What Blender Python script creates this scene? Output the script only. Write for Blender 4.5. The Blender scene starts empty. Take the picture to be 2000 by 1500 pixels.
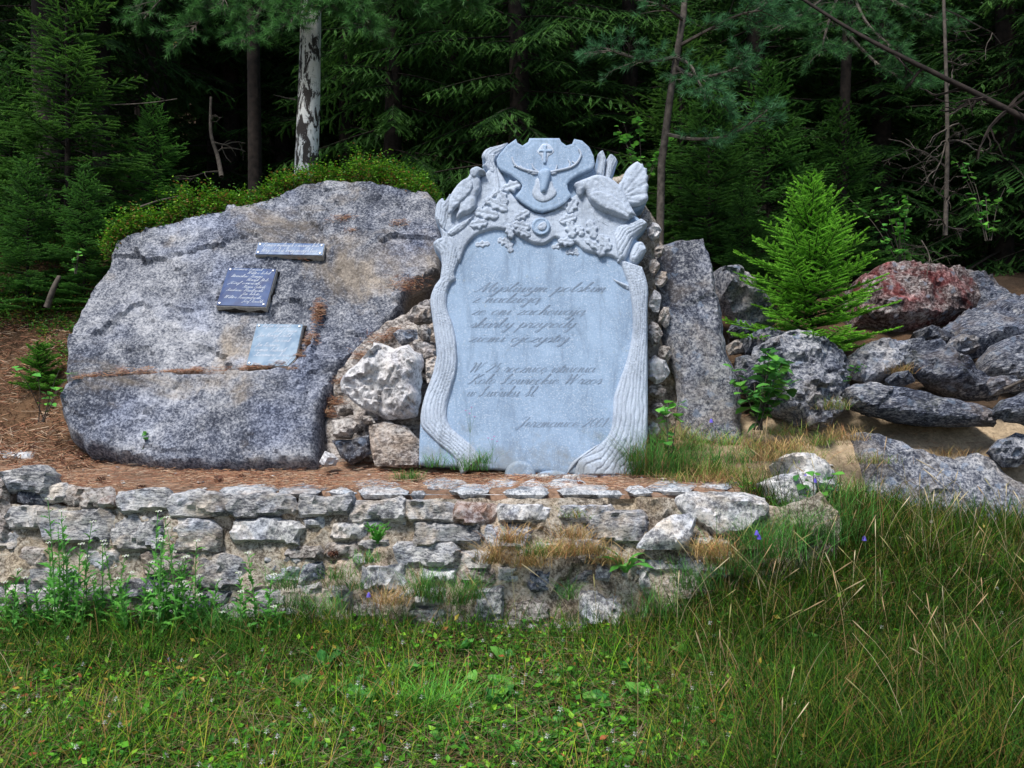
import bpy, bmesh, math, random
import numpy as np
from mathutils import Vector, Matrix, noise as mnoise
from mathutils.geometry import delaunay_2d_cdt

# ------------------------------------------------------------------ camera, sky, sun, exposure
scene = bpy.context.scene
COL = scene.collection
F, HZ, CZ = 1560.0, 724.0, 1.56          # focal length in photo pixels, horizon row, eye height
cam_d = bpy.data.cameras.new('camera'); cam = bpy.data.objects.new('camera', cam_d); COL.objects.link(cam)
cam.location = (0, 0, CZ); cam.rotation_euler = (math.radians(90), 0, 0)
cam_d.sensor_width = 36.0; cam_d.lens = 36.0 * F / 2000.0
cam_d.shift_y = -(750 - HZ) / 2000.0
cam_d.clip_start = 0.05; cam_d.clip_end = 500
scene.camera = cam
SUN_EL, SUN_AZ = 60.0, 212.0             # azimuth: 0 = +Y (into the picture), 180 = behind the camera
world = bpy.data.worlds.new('World'); scene.world = world; world.use_nodes = True
wn = world.node_tree.nodes; bg = wn['Background']
sky = wn.new('ShaderNodeTexSky'); sky.sky_type = 'NISHITA'; sky.sun_disc = False
sky.sun_elevation = math.radians(SUN_EL); sky.sun_rotation = math.radians(SUN_AZ)
sky.air_density = 1.0; sky.dust_density = 1.0; sky.ozone_density = 1.0
world.node_tree.links.new(sky.outputs[0], bg.inputs[0]); bg.inputs[1].default_value = 0.075
sun_d = bpy.data.lights.new('sun', 'SUN'); sun = bpy.data.objects.new('sun', sun_d); COL.objects.link(sun)
sun_d.energy = 2.6; sun_d.angle = math.radians(14); sun_d.color = (1.0, 0.97, 0.92)
sdir = Vector((math.sin(math.radians(SUN_AZ)) * math.cos(math.radians(SUN_EL)),
               math.cos(math.radians(SUN_AZ)) * math.cos(math.radians(SUN_EL)), math.sin(math.radians(SUN_EL))))
sun.rotation_euler = sdir.to_track_quat('Z', 'Y').to_euler(); sun.location = sdir * 30
scene.view_settings.view_transform = 'Standard'; scene.view_settings.look = 'None'
scene.view_settings.exposure = 0.95; scene.view_settings.gamma = 1.0
scene.cycles.max_bounces = 6; scene.cycles.diffuse_bounces = 3; scene.cycles.transmission_bounces = 3
scene.cycles.use_denoising = True

# ------------------------------------------------------------------ helpers
rng = np.random.default_rng(7)
random.seed(7)
V = Vector

def P(u, v, d):
    """point at depth d seen at photo pixel (u, v)"""
    return V(((u - 1000) / F * d, d, CZ + (HZ - v) / F * d))

def XF(x0, y0, s):
    return lambda pts: [(x0 + a / s, y0 + b / s) for a, b in pts]

class Plane:
    """a leaning plane through pixel (u, v) at depth d; local x right, y up the slope, z out of the face"""
    def __init__(self, u, v, d, lean=0.0, yaw=0.0, origin=None):
        self.o = V(origin) if origin is not None else P(u, v, d)
        L, a = math.radians(lean), math.radians(yaw)
        self.ex = V((math.cos(a), math.sin(a), 0)); back = V((-math.sin(a), math.cos(a), 0))
        self.ey = back * math.sin(L) + V((0, 0, 1)) * math.cos(L)
        self.en = self.ex.cross(self.ey)
        m = Matrix((self.ex, self.ey, self.en)).transposed().to_4x4(); m.translation = self.o
        self.m = m
    def uv(self, u, v):
        c = V((0, 0, CZ)); r = V(((u - 1000) / F, 1.0, (HZ - v) / F))
        t = (self.o - c).dot(self.en) / r.dot(self.en)
        q = c + r * t - self.o
        return (q.dot(self.ex), q.dot(self.ey))
    def pts(self, pp):
        return [self.uv(*p[:2]) for p in pp]

def tag(o, label=None, cat=None, group=None, kind=None):
    if label: o['label'] = label
    if cat: o['category'] = cat
    if group: o['group'] = group
    if kind: o['kind'] = kind
    return o

def empty(name, matrix=None, loc=None):
    o = bpy.data.objects.new(name, None); COL.objects.link(o); o.empty_display_size = 0.1
    if matrix is not None: o.matrix_world = matrix
    if loc is not None: o.location = loc
    return o

def add(name, me, mat=None, parent=None, matrix=None, loc=None):
    o = bpy.data.objects.new(name, me); COL.objects.link(o)
    if mat is not None and len(me.materials) == 0: me.materials.append(mat)
    if parent is not None: o.parent = parent
    if matrix is not None: o.matrix_local = matrix
    if loc is not None: o.location = loc
    return o

def clone(o, parent=None, matrix=None):
    c = o.copy(); COL.objects.link(c); c.parent = parent
    if matrix is not None: c.matrix_local = matrix
    for ch in list(o.children): clone(ch, c)
    return c

def mesh_np(name, verts, tris, cols=None, smooth=False):
    me = bpy.data.meshes.new(name)
    verts = np.asarray(verts, np.float32).reshape(-1, 3); tris = np.asarray(tris, np.int32).reshape(-1, 3)
    me.vertices.add(len(verts)); me.vertices.foreach_set('co', verts.ravel())
    me.loops.add(tris.size); me.loops.foreach_set('vertex_index', tris.ravel())
    me.polygons.add(len(tris)); me.polygons.foreach_set('loop_start', np.arange(0, tris.size, 3, dtype=np.int32))
    me.polygons.foreach_set('use_smooth', np.full(len(tris), smooth, dtype=bool))
    if cols is not None:
        at = me.color_attributes.new('Col', 'FLOAT_COLOR', 'POINT')
        c4 = np.ones((len(verts), 4), np.float32); c4[:, :3] = np.asarray(cols, np.float32)
        at.data.foreach_set('color', c4.ravel())
    me.update(calc_edges=True); me.validate()
    return me

class MB:
    """collects shapes into one mesh"""
    def __init__(s): s.v = []; s.t = []; s.c = []; s.n = 0
    def put(s, v, t, c=None):
        v = np.asarray(v, float).reshape(-1, 3); t = np.asarray(t, int).reshape(-1, 3)
        s.v.append(v); s.t.append(t + s.n); s.n += len(v)
        s.c.append(np.broadcast_to(np.asarray(c if c is not None else (1, 1, 1), float), (len(v), 3)))
    def tube(s, pts, rad, k=6, c=None, cap=True):
        pts = np.asarray(pts, float); n = len(pts); rad = np.broadcast_to(np.asarray(rad, float), (n,))
        tan = np.gradient(pts, axis=0); tan /= np.linalg.norm(tan, axis=1)[:, None] + 1e-9
        ref = np.array([0.31, 0.17, 0.93]) if abs(tan[0][2]) < 0.8 else np.array([1.0, 0.1, 0])
        a = np.cross(tan, ref); a /= np.linalg.norm(a, axis=1)[:, None] + 1e-9
        b = np.cross(tan, a)
        an = np.arange(k) * 2 * math.pi / k
        ring = pts[:, None, :] + rad[:, None, None] * (np.cos(an)[None, :, None] * a[:, None, :] + np.sin(an)[None, :, None] * b[:, None, :])
        v = ring.reshape(-1, 3); t = []
        for i in range(n - 1):
            for j in range(k):
                p, q = i * k + j, i * k + (j + 1) % k
                t += [(p, q, q + k), (p, q + k, p + k)]
        if cap:
            v = np.vstack([v, pts[-1:] + tan[-1:] * rad[-1] * 0.6]); e = len(v) - 1
            t += [((n - 1) * k + j, (n - 1) * k + (j + 1) % k, e) for j in range(k)]
        s.put(v, t, c)
    def mesh(s, name, smooth=False):
        return mesh_np(name, np.vstack(s.v), np.vstack(s.t), np.vstack(s.c), smooth)

def unit(a):
    return a / (np.linalg.norm(a, axis=-1, keepdims=True) + 1e-9)

def fbm(p, f=1.0, octv=4, seed=0.0):
    return mnoise.fractal(V((p[0] * f + seed, p[1] * f - seed, (p[2] if len(p) > 2 else 0) * f + seed * .7)), 1.0, 2.0, octv)

def smooth_poly(pts, closed=True, step=4):
    n = len(pts); out = []
    rngi = range(n if closed else n - 1)
    for i in rngi:
        g = (lambda k: pts[k % n]) if closed else (lambda k: pts[min(max(k, 0), n - 1)])
        p0, p1, p2, p3 = map(np.array, (g(i - 1), g(i), g(i + 1), g(i + 2)))
        for k in range(step):
            t = k / step
            out.append(tuple(0.5 * (2 * p1 + (p2 - p0) * t + (2 * p0 - 5 * p1 + 4 * p2 - p3) * t * t + (3 * p1 - p0 - 3 * p2 + p3) * t ** 3)))
    if not closed: out.append(tuple(pts[-1]))
    return out

def resample(pts, res, closed=True):
    out = []; n = len(pts)
    for i in range(n if closed else n - 1):
        a, b = np.array(pts[i]), np.array(pts[(i + 1) % n]); k = max(1, int(round(np.linalg.norm(b - a) / res)))
        for j in range(k): out.append(tuple(a + (b - a) * j / k))
    if not closed: out.append(tuple(pts[-1]))
    return out

def seg_dist(p, poly, closed=True):
    """distance of points (N,2) to a polyline"""
    p = np.asarray(p, float); a = np.asarray(poly, float); b = np.roll(a, -1, 0)
    if not closed: a, b = a[:-1], b[:-1]
    best = np.full(len(p), 1e9)
    for s in range(0, len(p), 4000):
        q = p[s:s + 4000, None, :]; ab = (b - a)[None]; t = np.clip(((q - a[None]) * ab).sum(-1) / ((ab * ab).sum(-1) + 1e-12), 0, 1)
        best[s:s + 4000] = np.sqrt((((a[None] + ab * t[..., None]) - q) ** 2).sum(-1)).min(1)
    return best

def inside(p, poly):
    p = np.asarray(p, float); a = np.asarray(poly, float); b = np.roll(a, -1, 0); c = np.zeros(len(p), bool)
    for (x0, y0), (x1, y1) in zip(a, b):
        if y0 == y1: continue
        hit = ((y0 > p[:, 1]) != (y1 > p[:, 1])) & (p[:, 0] < (x1 - x0) * (p[:, 1] - y0) / (y1 - y0) + x0)
        c ^= hit
    return c

def poly_area(pts):
    a = np.asarray(pts); b = np.roll(a, -1, 0)
    return 0.5 * (a[:, 0] * b[:, 1] - b[:, 0] * a[:, 1]).sum()

def fill(poly, res):
    """triangulated polygon with inner points: verts (N,2), tris, number of border verts"""
    poly = list(poly)
    if poly_area(poly) < 0: poly.reverse()
    a = np.asarray(poly); lo, hi = a.min(0), a.max(0)
    gx = np.arange(lo[0], hi[0], res); gy = np.arange(lo[1], hi[1], res * .87)
    g = np.array([(x + (res * .5 if j % 2 else 0), y) for j, y in enumerate(gy) for x in gx]).reshape(-1, 2)
    if len(g):
        g = g + rng.uniform(-.12, .12, g.shape) * res
        g = g[inside(g, a)]
    if len(g): g = g[seg_dist(g, a) > res * .45]
    allp = np.vstack([a, g]) if len(g) else a
    r = delaunay_2d_cdt([V(q) for q in allp.tolist()], [], [list(range(len(a)))], 1, 1e-7)
    v = np.array([tuple(q) for q in r[0]]); t = [f for f in r[2]]
    tr = []
    for f in t:
        for k in range(1, len(f) - 1): tr.append((f[0], f[k], f[k + 1]))
    tr = np.array(tr, int)
    ar = np.cross(v[tr[:, 1]] - v[tr[:, 0]], v[tr[:, 2]] - v[tr[:, 0]])
    tr[ar < 0] = tr[ar < 0][:, ::-1]
    return v, tr, a

def border_edges(tr):
    e = {}
    for a, b, c in tr:
        for p, q in ((a, b), (b, c), (c, a)):
            if (q, p) in e: del e[(q, p)]
            else: e[(p, q)] = 1
    return list(e)

def solid(name, poly, res, front, back=None, side=None, smooth=True):
    """plate from a 2D outline: front(v, dist) gives z; back(v, dist) gives z of the rear, or side = z of a straight skirt"""
    v, tr, a = fill(poly, res)
    d = seg_dist(v, a); d[d < 1e-6] = 0
    zf = front(v, d); vf = np.column_stack([v, zf]); n = len(v)
    be = border_edges(tr)
    if back is not None:
        zb = back(v, d); vb = np.column_stack([v, zb])
        tt = [tr, tr[:, ::-1] + n] + [np.array([(q, p, p + n), (q, p + n, q + n)]) for p, q in be]
        return mesh_np(name, np.vstack([vf, vb]), np.vstack(tt), None, smooth)
    bi = sorted({p for e in be for p in e}); idx = {p: n + k for k, p in enumerate(bi)}
    vs = np.column_stack([v[bi], np.full(len(bi), side)])
    tt = [tr] + [np.array([(q, p, idx[p]), (q, idx[p], idx[q])]) for p, q in be]
    return mesh_np(name, np.vstack([vf, vs]), np.vstack(tt), None, smooth)

def rock_mesh(name, pts, tf, tb, res=.03, rough=.012, w=None, seed=0, facets=5, jitter=.25, extra=None, chip=None, sharp=38):
    """pts: local 2D outline; tf, tb: bulge to the front and back; the face is broken into tilted chips"""
    r = random.Random(seed)
    poly = resample(pts, res)
    poly = [(x + fbm((x, y), 9, 4, seed) * res * jitter * 2.4, y + fbm((x, y), 9, 4, seed + 40) * res * jitter * 2.4) for x, y in poly]
    a = np.asarray(poly); c = a.mean(0); size = max(np.ptp(a[:, 0]), np.ptp(a[:, 1])) * .5
    w = w or min(tf * .9, size * .4)
    fac = [(r.uniform(0, 6.283), r.uniform(.25, .9), r.uniform(.8, 1.3)) for _ in range(facets)]
    chip = chip or max(.05, size * .42)
    lo, hi = a.min(0), a.max(0); K = int(min(160, max(4, (hi - lo).prod() / chip ** 2)))
    seeds = np.array([(r.uniform(lo[0], hi[0]), r.uniform(lo[1], hi[1])) for _ in range(K)])
    ch = np.array([r.uniform(-1, .7) for _ in range(K)]); cg = np.array([(r.uniform(-1, 1), r.uniform(-1, 1)) for _ in range(K)])
    def prof(v, d, T):
        s = np.clip(d / w, 0, 1); z = T * np.clip(1 - (1 - s) ** 2.2, 0, 1)
        for an, sl, off in fac:
            q = ((v - c) @ np.array([math.cos(an), math.sin(an)])) / size
            z = np.minimum(z, np.maximum(T * (off - sl * q), 0.0))
        return z
    def front(v, d):
        z = prof(v, d, tf); nz = np.array([fbm((p[0], p[1]), 3.0 / max(size, .12), 5, seed) for p in v])
        nz2 = np.array([fbm((p[0], p[1]), 24.0, 4, seed + 9) for p in v])
        wv = v + np.column_stack([nz2, nz]) * chip * .12
        k = np.concatenate([((wv[i:i + 5000, None] - seeds[None]) ** 2).sum(-1).argmin(1) for i in range(0, len(wv), 5000)])
        cz = ch[k] + (cg[k] * (v - seeds[k])).sum(-1) / chip
        z = z + (nz * 1.0 + cz * .75 + nz2 * .45) * rough * np.clip(d / (w * .4), 0, 1)
        if extra is not None: z = z + extra(v, d)
        return z
    def back(v, d): return -prof(v, d, tb) - 1e-4
    me = solid(name, poly, res, front, back)
    if sharp: me.set_sharp_from_angle(angle=math.radians(sharp))
    return me

# ------------------------------------------------------------------ materials
def node_mat(name):
    m = bpy.data.materials.new(name); m.use_nodes = True
    nt = m.node_tree; b = nt.nodes['Principled BSDF']
    return m, nt, b

def nd(nt, typ, ins=None, **props):
    n = nt.nodes.new(typ)
    for k, v in props.items(): setattr(n, k, v)
    for k, v in (ins or {}).items():
        if hasattr(v, 'is_output') or isinstance(v, bpy.types.NodeSocket): nt.links.new(v, n.inputs[k])
        else: n.inputs[k].default_value = v
    return n

def c4(c): return (c[0], c[1], c[2], 1.0)

def ramp(nt, fac, stops):
    r = nt.nodes.new('ShaderNodeValToRGB'); el = r.color_ramp.elements
    while len(el) < len(stops): el.new(.5)
    for e, (p, c) in zip(el, stops):
        e.position = p; e.color = c4(c) if not isinstance(c, (int, float)) else (c, c, c, 1)
    nt.links.new(fac, r.inputs[0]); return r.outputs[0]

def mixc(nt, fac, a, b, blend='MIX'):
    n = nt.nodes.new('ShaderNodeMix'); n.data_type = 'RGBA'; n.blend_type = blend
    for i, v in ((0, fac), (6, a), (7, b)):
        if isinstance(v, bpy.types.NodeSocket): nt.links.new(v, n.inputs[i])
        else: n.inputs[i].default_value = v if isinstance(v, (int, float)) else c4(v)
    return n.outputs[2]

def noise_t(nt, co, scale, detail=6, rough=.6, dist=0.0):
    return nd(nt, 'ShaderNodeTexNoise', {'Vector': co, 'Scale': scale, 'Detail': detail, 'Roughness': rough, 'Distortion': dist}).outputs[0]

def voro(nt, co, scale, rnd=1.0, out=0, feature='F1'):
    return nd(nt, 'ShaderNodeTexVoronoi', {'Vector': co, 'Scale': scale, 'Randomness': rnd}, feature=feature).outputs[out]

def rock_mat(name, dark, mid, light, speck=45.0, stain=(.34, .27, .2), stain_amt=.45, lichen=None, lichen_amt=.4, bump=.6, rnd=.25, big=1.6, rough=.85, white=(.62, .6, .58), white_amt=.5, moss=0.0, strata=1.0, contrast=1.0, tint=(.105, .12, .155), lowamp=.42):
    """grainy stone: coarse patches shift the balance of dark, grey and white grains; stains, lichen and moss lie over it"""
    m, nt, b = node_mat(name)
    co = nd(nt, 'ShaderNodeTexCoord').outputs['Object']
    info = nd(nt, 'ShaderNodeObjectInfo').outputs['Random']
    off = nd(nt, 'ShaderNodeVectorMath', {0: co, 1: nd(nt, 'ShaderNodeCombineXYZ', {0: nd(nt, 'ShaderNodeMath', {0: info, 1: 37.0}, operation='MULTIPLY').outputs[0], 1: nd(nt, 'ShaderNodeMath', {0: info, 1: 11.0}, operation='MULTIPLY').outputs[0], 2: info}).outputs[0]}, operation='ADD').outputs[0]
    st_co = nd(nt, 'ShaderNodeMapping', {'Vector': off, 'Rotation': (0, 0, .12), 'Scale': (1, strata, 1)}).outputs[0]
    def mth(op, p, q): return nd(nt, 'ShaderNodeMath', {0: p, 1: q}, operation=op).outputs[0]
    grain = noise_t(nt, st_co, speck, 7, .82); mid_n = noise_t(nt, st_co, 9.0, 8, .7, .3); low = noise_t(nt, off, big, 5, .6, .5)
    f = mth('ADD', mth('ADD', mth('MULTIPLY', mth('SUBTRACT', grain, .5), 1.4 * contrast), mth('MULTIPLY', mth('SUBTRACT', mid_n, .5), .55)), mth('ADD', mth('MULTIPLY', mth('SUBTRACT', low, .5), lowamp), .5))
    base = ramp(nt, f, [(.3, tuple(x * .55 for x in dark)), (.41, dark), (.5, mid), (.6, light), (.6 + .22 / max(.3, white_amt * 2), white)])
    hue = noise_t(nt, off, big * 1.7, 4, .55, .3)
    base = mixc(nt, ramp(nt, hue, [(.5, 0.0), (.66, .4)]), base, mixc(nt, 1.0, base, tuple(min(1.6, x / (sum(tint) / 3)) for x in tint), 'MULTIPLY'))
    st = noise_t(nt, nd(nt, 'ShaderNodeVectorMath', {0: off, 1: (3.1, 7.7, 1.3)}, operation='ADD').outputs[0], big * 1.3, 8, .66, .5)
    base = mixc(nt, ramp(nt, st, [(.52, 0.0), (.64, stain_amt)]), base, mixc(nt, .55, stain, mixc(nt, 1.0, base, tuple(min(1.5, 2.6 * x) for x in stain), 'MULTIPLY')))
    if lichen is not None:
        wob = nd(nt, 'ShaderNodeVectorMath', {0: off, 1: nd(nt, 'ShaderNodeVectorMath', {0: nd(nt, 'ShaderNodeTexNoise', {'Vector': off, 'Scale': 22.0, 'Detail': 4.0}).outputs[1], 1: (.09, .09, .09)}, operation='MULTIPLY').outputs[0]}, operation='ADD').outputs[0]
        lv = voro(nt, wob, 8.5, 1.0, 0)
        base = mixc(nt, ramp(nt, lv, [(.2, lichen_amt), (.27, 0.0)]), base, mixc(nt, .35, lichen, base))
        wl = noise_t(nt, off, 6.0, 9, .75)
        base = mixc(nt, ramp(nt, wl, [(.62, 0.0), (.68, lichen_amt * .9)]), base, white)
    if moss > 0:
        mn = noise_t(nt, off, 3.3, 9, .75)
        base = mixc(nt, ramp(nt, mn, [(.56, 0.0), (.62, moss)]), base, (.045, .05, .02))
    hv = nd(nt, 'ShaderNodeMapRange', {0: info, 3: 1.0 - rnd, 4: 1.0 + rnd}).outputs[0]
    base = mixc(nt, 1.0, base, nd(nt, 'ShaderNodeCombineColor', {0: hv, 1: hv, 2: hv}).outputs[0], 'MULTIPLY')
    nt.links.new(base, b.inputs['Base Color']); b.inputs['Roughness'].default_value = rough
    b.inputs['Specular IOR Level'].default_value = .25
    h = mth('ADD', noise_t(nt, st_co, 24.0, 10, .8), mth('MULTIPLY', grain, .5))
    bp = nd(nt, 'ShaderNodeBump', {'Height': h, 'Strength': bump, 'Distance': .02})
    nt.links.new(bp.outputs[0], b.inputs['Normal'])
    return m

def plain_mat(name, col, rough=.8, var=.15, scale=20.0, bump=.2, spec=.3, metal=0.0):
    m, nt, b = node_mat(name)
    co = nd(nt, 'ShaderNodeTexCoord').outputs['Object']
    n = noise_t(nt, co, scale, 5, .6)
    base = ramp(nt, n, [(.3, tuple(x * (1 - var * 2) for x in col)), (.7, tuple(min(1, x * (1 + var * 2)) for x in col))])
    nt.links.new(base, b.inputs['Base Color']); b.inputs['Roughness'].default_value = rough
    b.inputs['Specular IOR Level'].default_value = spec; b.inputs['Metallic'].default_value = metal
    bp = nd(nt, 'ShaderNodeBump', {'Height': n, 'Strength': bump, 'Distance': .01}); nt.links.new(bp.outputs[0], b.inputs['Normal'])
    return m

def leaf_mat(name, tint=(1, 1, 1), trans=.35, rough=.5, rnd=.25, attr=True, spec=.2):
    """foliage: own colour from the mesh colour attribute, slightly translucent"""
    m, nt, b = node_mat(name)
    if attr: c = nd(nt, 'ShaderNodeVertexColor', layer_name='Col').outputs[0]
    else: c = nd(nt, 'ShaderNodeRGB').outputs[0]; c.default_value = (1, 1, 1, 1)
    info = nd(nt, 'ShaderNodeObjectInfo').outputs['Random']
    hv = nd(nt, 'ShaderNodeMapRange', {0: info, 3: 1 - rnd, 4: 1 + rnd}).outputs[0]
    c = mixc(nt, 1.0, c, tint, 'MULTIPLY')
    c = mixc(nt, 1.0, c, nd(nt, 'ShaderNodeCombineColor', {0: hv, 1: hv, 2: hv}).outputs[0], 'MULTIPLY')
    nt.links.new(c, b.inputs['Base Color']); b.inputs['Roughness'].default_value = rough; b.inputs['Specular IOR Level'].default_value = spec
    tr = nd(nt, 'ShaderNodeBsdfTranslucent', {0: c})
    mx = nd(nt, 'ShaderNodeMixShader', {0: trans, 1: b.outputs[0], 2: tr.outputs[0]})
    nt.links.new(mx.outputs[0], nt.nodes['Material Output'].inputs[0])
    return m

M = {}
M['granite'] = rock_mat('granite_grey', (.05, .057, .08), (.16, .17, .2), (.33, .335, .36), 54, (.36, .29, .21), .8, None, 0, .8, .03, .8, white=(.66, .65, .67), white_amt=.5, contrast=.95, tint=(.1, .12, .17), lowamp=.6)
M['granite_lichen'] = rock_mat('granite_lichened', (.05, .056, .08), (.17, .18, .21), (.36, .36, .38), 42, (.32, .26, .2), .5, (.2, .26, .36), .7, .85, .1, 1.3, white=(.66, .65, .65), white_amt=.55)
M['boulder_dark'] = rock_mat('dark_boulder_stone', (.035, .04, .06), (.12, .13, .165), (.3, .305, .33), 36, (.26, .19, .14), .5, (.2, .26, .35), .6, 1.0, .15, 1.8, white=(.64, .63, .63), white_amt=.5, moss=.4, strata=2.4)
M['red_lichen'] = rock_mat('red_lichened_stone', (.05, .03, .03), (.16, .12, .115), (.34, .3, .29), 36, (.2, .03, .03), .8, (.2, .23, .29), .85, .9, .05, 2.6, white=(.64, .6, .58), white_amt=.55, tint=(.25, .05, .05))
M['white_rock'] = rock_mat('white_quartz', (.4, .39, .4), (.68, .665, .67), (.82, .8, .8), 30, (.5, .43, .36), .35, None, 0, 1.0, .05, 2.0, white=(.88, .87, .86), white_amt=.65, tint=(.12, .12, .14))
M['wall_stone'] = rock_mat('wall_limestone', (.15, .15, .165), (.4, .395, .395), (.62, .6, .58), 34, (.52, .43, .33), .6, (.17, .19, .24), .5, .9, .2, 2.6, white=(.78, .76, .73), white_amt=.6, strata=2.6, tint=(.1, .12, .16))
M['flagstone'] = rock_mat('flagstone', (.2, .21, .23), (.42, .43, .45), (.58, .58, .58), 40, (.48, .38, .31), .5, None, 0, .6, .12, 3, white=(.68, .66, .64), white_amt=.5, tint=(.1, .13, .16))
M['mortar'] = rock_mat('sandy_mortar', (.19, .155, .12), (.46, .395, .315), (.64, .57, .48), 48, (.6, .48, .33), .6, None, 0, 1.0, .05, 2.5, white=(.78, .74, .68), white_amt=.5, moss=.18, tint=(.14, .11, .09))
M['rubble'] = rock_mat('rubble_stone', (.14, .12, .11), (.38, .34, .31), (.58, .53, .49), 36, (.48, .38, .3), .6, None, 0, 1.0, .15, 3, white=(.76, .73, .7), white_amt=.55, strata=1.6, tint=(.12, .12, .14))
M['bark_dark'] = plain_mat('dark_bark', (.024, .017, .014), .9, .35, 14, .8)
M['bark_twig'] = plain_mat('grey_twig', (.085, .07, .058), .9, .3, 20, .4)
M['foliage'] = leaf_mat('needle_foliage')
M['leaf'] = leaf_mat('green_leaf', trans=.3, rough=.4)
M['grass'] = leaf_mat('grass_blade', trans=.25, rough=.65, spec=.08)
M['litter'] = leaf_mat('dry_litter', trans=.1, rough=.8, spec=.1)
# ------------------------------------------------------------------ ground
TY = np.array([-60, 0, 3, 4.0, 4.5, 4.80, 4.88, 5.5, 5.8, 6.2, 6.8, 7.4, 7.7, 8, 9, 11, 15, 25, 45, 90])
TX = np.array([-60, -8, -3.35, -2.9, -0.95, -0.5, 0.6, 1.35, 2.0, 3.0, 8, 60])
far = [2.6, 3.0, 3.7, 8.5, 26, 75]
TZ = np.array([
    [0, 0, 0, .05, .15, .30, .36, .80, 1.0, 1.3, 1.8, 2.3, 2.5, 2.8, 3.0, 3.2, 3.7, 8.5, 26, 75],
    [0, 0, 0, .05, .15, .30, .36, .80, 1.0, 1.3, 1.8, 2.3, 2.5, 2.8, 3.0, 3.2, 3.7, 8.5, 26, 75],
    [0, 0, 0, .04, .14, .16, .82, .90, 1.0, 1.2, 1.7, 2.25, 2.5, 2.75, 3.0, 3.2, 3.7, 8.5, 26, 75],
    [0, 0, 0, .03, .10, .12, .82, .86, .95, 1.0, 1.9, 2.75, 2.95, 3.05, 3.2, 3.3, 3.8, 8.5, 26, 75],
    [0, 0, 0, .03, .084, .1, .82, .84, .92, 1.0, 1.9, 2.95, 3.3, 3.42, 3.5, 3.55, 3.9, 8.5, 26, 75],
    [0, 0, 0, .03, .084, .1, .82, .83, .88, 1.0, 1.6, 2.4, 2.7, 2.9, 3.1, 3.3, 3.8, 8.5, 26, 75],
    [0, 0, 0, .03, .084, .1, .82, .83, .85, .95, 1.5, 2.0, 2.2, 2.4, 2.7, 3.1, 3.7, 8.5, 26, 75],
    [0, 0, 0, .10, .28, .40, .80, .88, 1.04, 1.2, 1.55, 1.9, 2.1, 2.25] + far,
    [0, 0, 0, .12, .38, .50, .54, .80, 1.02, 1.25, 1.6, 1.95, 2.1, 2.25] + far,
    [0, 0, 0, .10, .30, .40, .42, .55, 1.0, 1.25, 1.6, 1.95, 2.1, 2.25] + far,
    [0, 0, 0, .10, .30, .40, .42, .55, 1.0, 1.25, 1.6, 1.95, 2.1, 2.25] + far,
    [0, 0, 0, .10, .30, .40, .42, .55, 1.0, 1.25, 1.6, 1.95, 2.1, 2.25] + far])

def gz(x, y):
    x = np.atleast_1d(np.asarray(x, float)); y = np.atleast_1d(np.asarray(y, float))
    i = np.clip(np.searchsorted(TX, x) - 1, 0, len(TX) - 2); j = np.clip(np.searchsorted(TY, y) - 1, 0, len(TY) - 2)
    a = np.clip((x - TX[i]) / (TX[i + 1] - TX[i]), 0, 1); b = np.clip((y - TY[j]) / (TY[j + 1] - TY[j]), 0, 1)
    a = a * a * (3 - 2 * a)
    z = (TZ[i, j] * (1 - a) + TZ[i + 1, j] * a) * (1 - b) + (TZ[i, j + 1] * (1 - a) + TZ[i + 1, j + 1] * a) * b
    amp = np.where((y > 4.86) & (y < 5.6), .004, np.where(y > 6, .05, .016))
    return z + amp * (np.sin(x * 5.1 + y * 2.3) * np.sin(y * 4.7 - x * 1.9) + .5 * np.sin(x * 13 + 1.3) * np.sin(y * 11 + .4))
def gz1(x, y): return float(gz(x, y)[0])

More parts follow.
